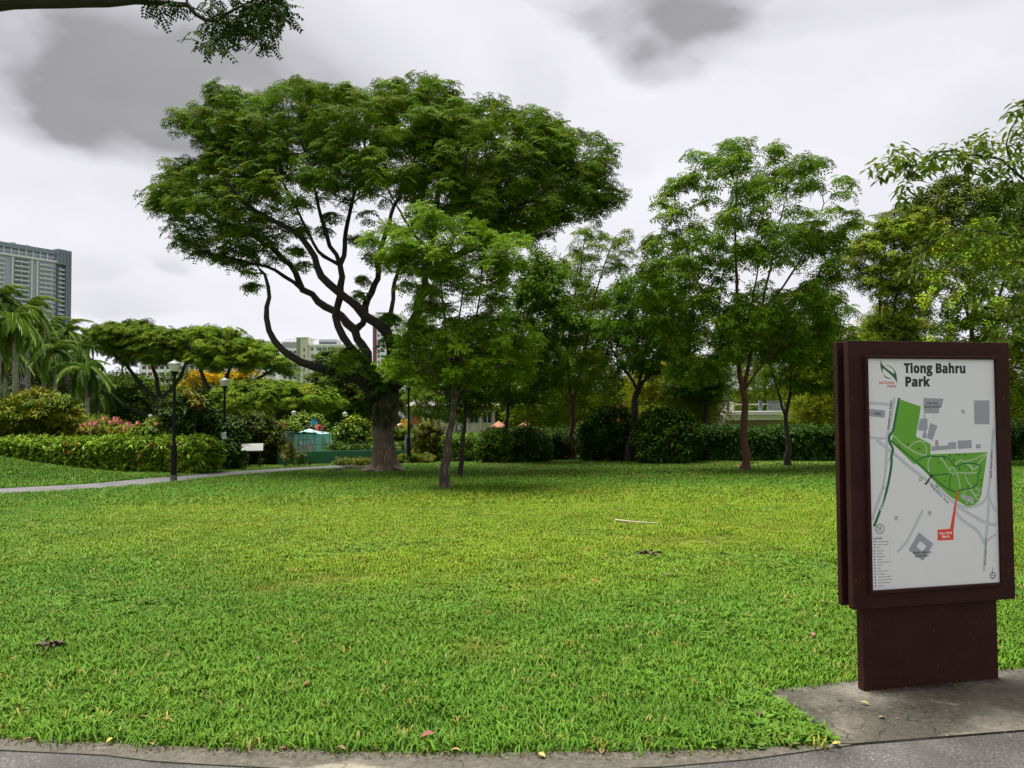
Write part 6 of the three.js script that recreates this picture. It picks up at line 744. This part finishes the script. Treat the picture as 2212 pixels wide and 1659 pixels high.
  { const p = on(1395, 1000); const items = []; for (let k = 0; k < 900; k++) { const x = 1040 + R() * 760, y = 998 + Math.pow(R(), 2) * 32, q = on(x, y + 4); q.y += 0.03; items.push({ p: q, n: V((R() - 0.5), 1, (R() - 0.5)), yaw: R() * 6.28, s: 0.7 + R() * 0.6, c: tint([0.15, 0.085, 0.045], R, 0.5) }); } const m = copies(scene, 'leaf_litter', shapes[0], std(0xffffff, 0.8), items); m.userData = { kind: 'stuff', label: 'brown leaf litter under the trees by the dark hedge', category: 'leaf litter' }; }
  { // crumbs of dry leaf and soil along the grass edge and the foot of the board
    const items = [], put = (p, spread) => items.push({ p: p.add(V((R() - 0.5) * spread, 0.018 + R() * 0.008, (R() - 0.5) * spread)), n: V((R() - 0.5) * 0.8, 1, (R() - 0.5) * 0.8), yaw: R() * 6.28, s: 0.05 + R() * R() * 0.16, c: tint(R() < 0.6 ? [0.06, 0.04, 0.025] : [0.14, 0.1, 0.05], R, 0.4) });
    for (let k = 0; k < 1500; k++) { const t = R() * (lawnEdge.length - 3) + 1, i = Math.floor(t), a = lawnEdge[i], b = lawnEdge[i + 1]; put(V(lerp(a[0], b[0], t - i), 0, lerp(a[1], b[1], t - i) + 0.03), 0.1); }
    for (let k = 0; k < 260; k++) { const t = R(); put(V(1.94868 + 0.8668 * t, 0.004, -4.33503 - 0.1886 * t + 0.025), 0.06); } for (let k = 0; k < 160; k++) { const q = on(1720 + R() * 480, 1500 + R() * 100); q.y = 0.002; put(q, 0.05); }
    const m = copies(scene, 'leaf_crumbs', shapes[1], std(0xffffff, 0.85), items); m.userData = { kind: 'stuff', label: 'dry leaf crumbs along the concrete edging and board foot', category: 'debris' }; }
  { const p = on(265, 1012); single('pale_stone', 'small pale stone at the foot of the clipped hedge', 'stone', new THREE.IcosahedronGeometry(0.12, 2).scale(1.6, 0.5, 1), std(rgb(0.45, 0.43, 0.38), 0.9), p); }
}

{ // the far belt of trees that closes the view, read as one mass
  const R = rng(301), items = []; for (let k = 0; k < 9000; k++) { const a = (R() - 0.5) * 1.7, d = 96 + R() * 24, x = Math.tan(a) * d, z = -d, h = 5.2 + noise(x * 0.12, 3) * 2.6 + noise(x * 0.4, 9) * 1.2; items.push({ p: V(x, ground(x, z) + Math.pow(R(), 0.6) * h, z), n: V(R() - 0.5, 1, R() * 0.8), yaw: R() * 6.28, s: 1.6 + R(), c: tint([0.085 + noise(x * 0.1, 20) * 0.04, 0.14, 0.03], R, 0.3) }); }
  const m = copies(scene, 'distant_treeline', SPRAY.far, MAT.leafFar, items); m.userData = { kind: 'stuff', label: 'far belt of mixed green trees along the horizon', category: 'treeline' };
}
renderer.render(scene, camera);
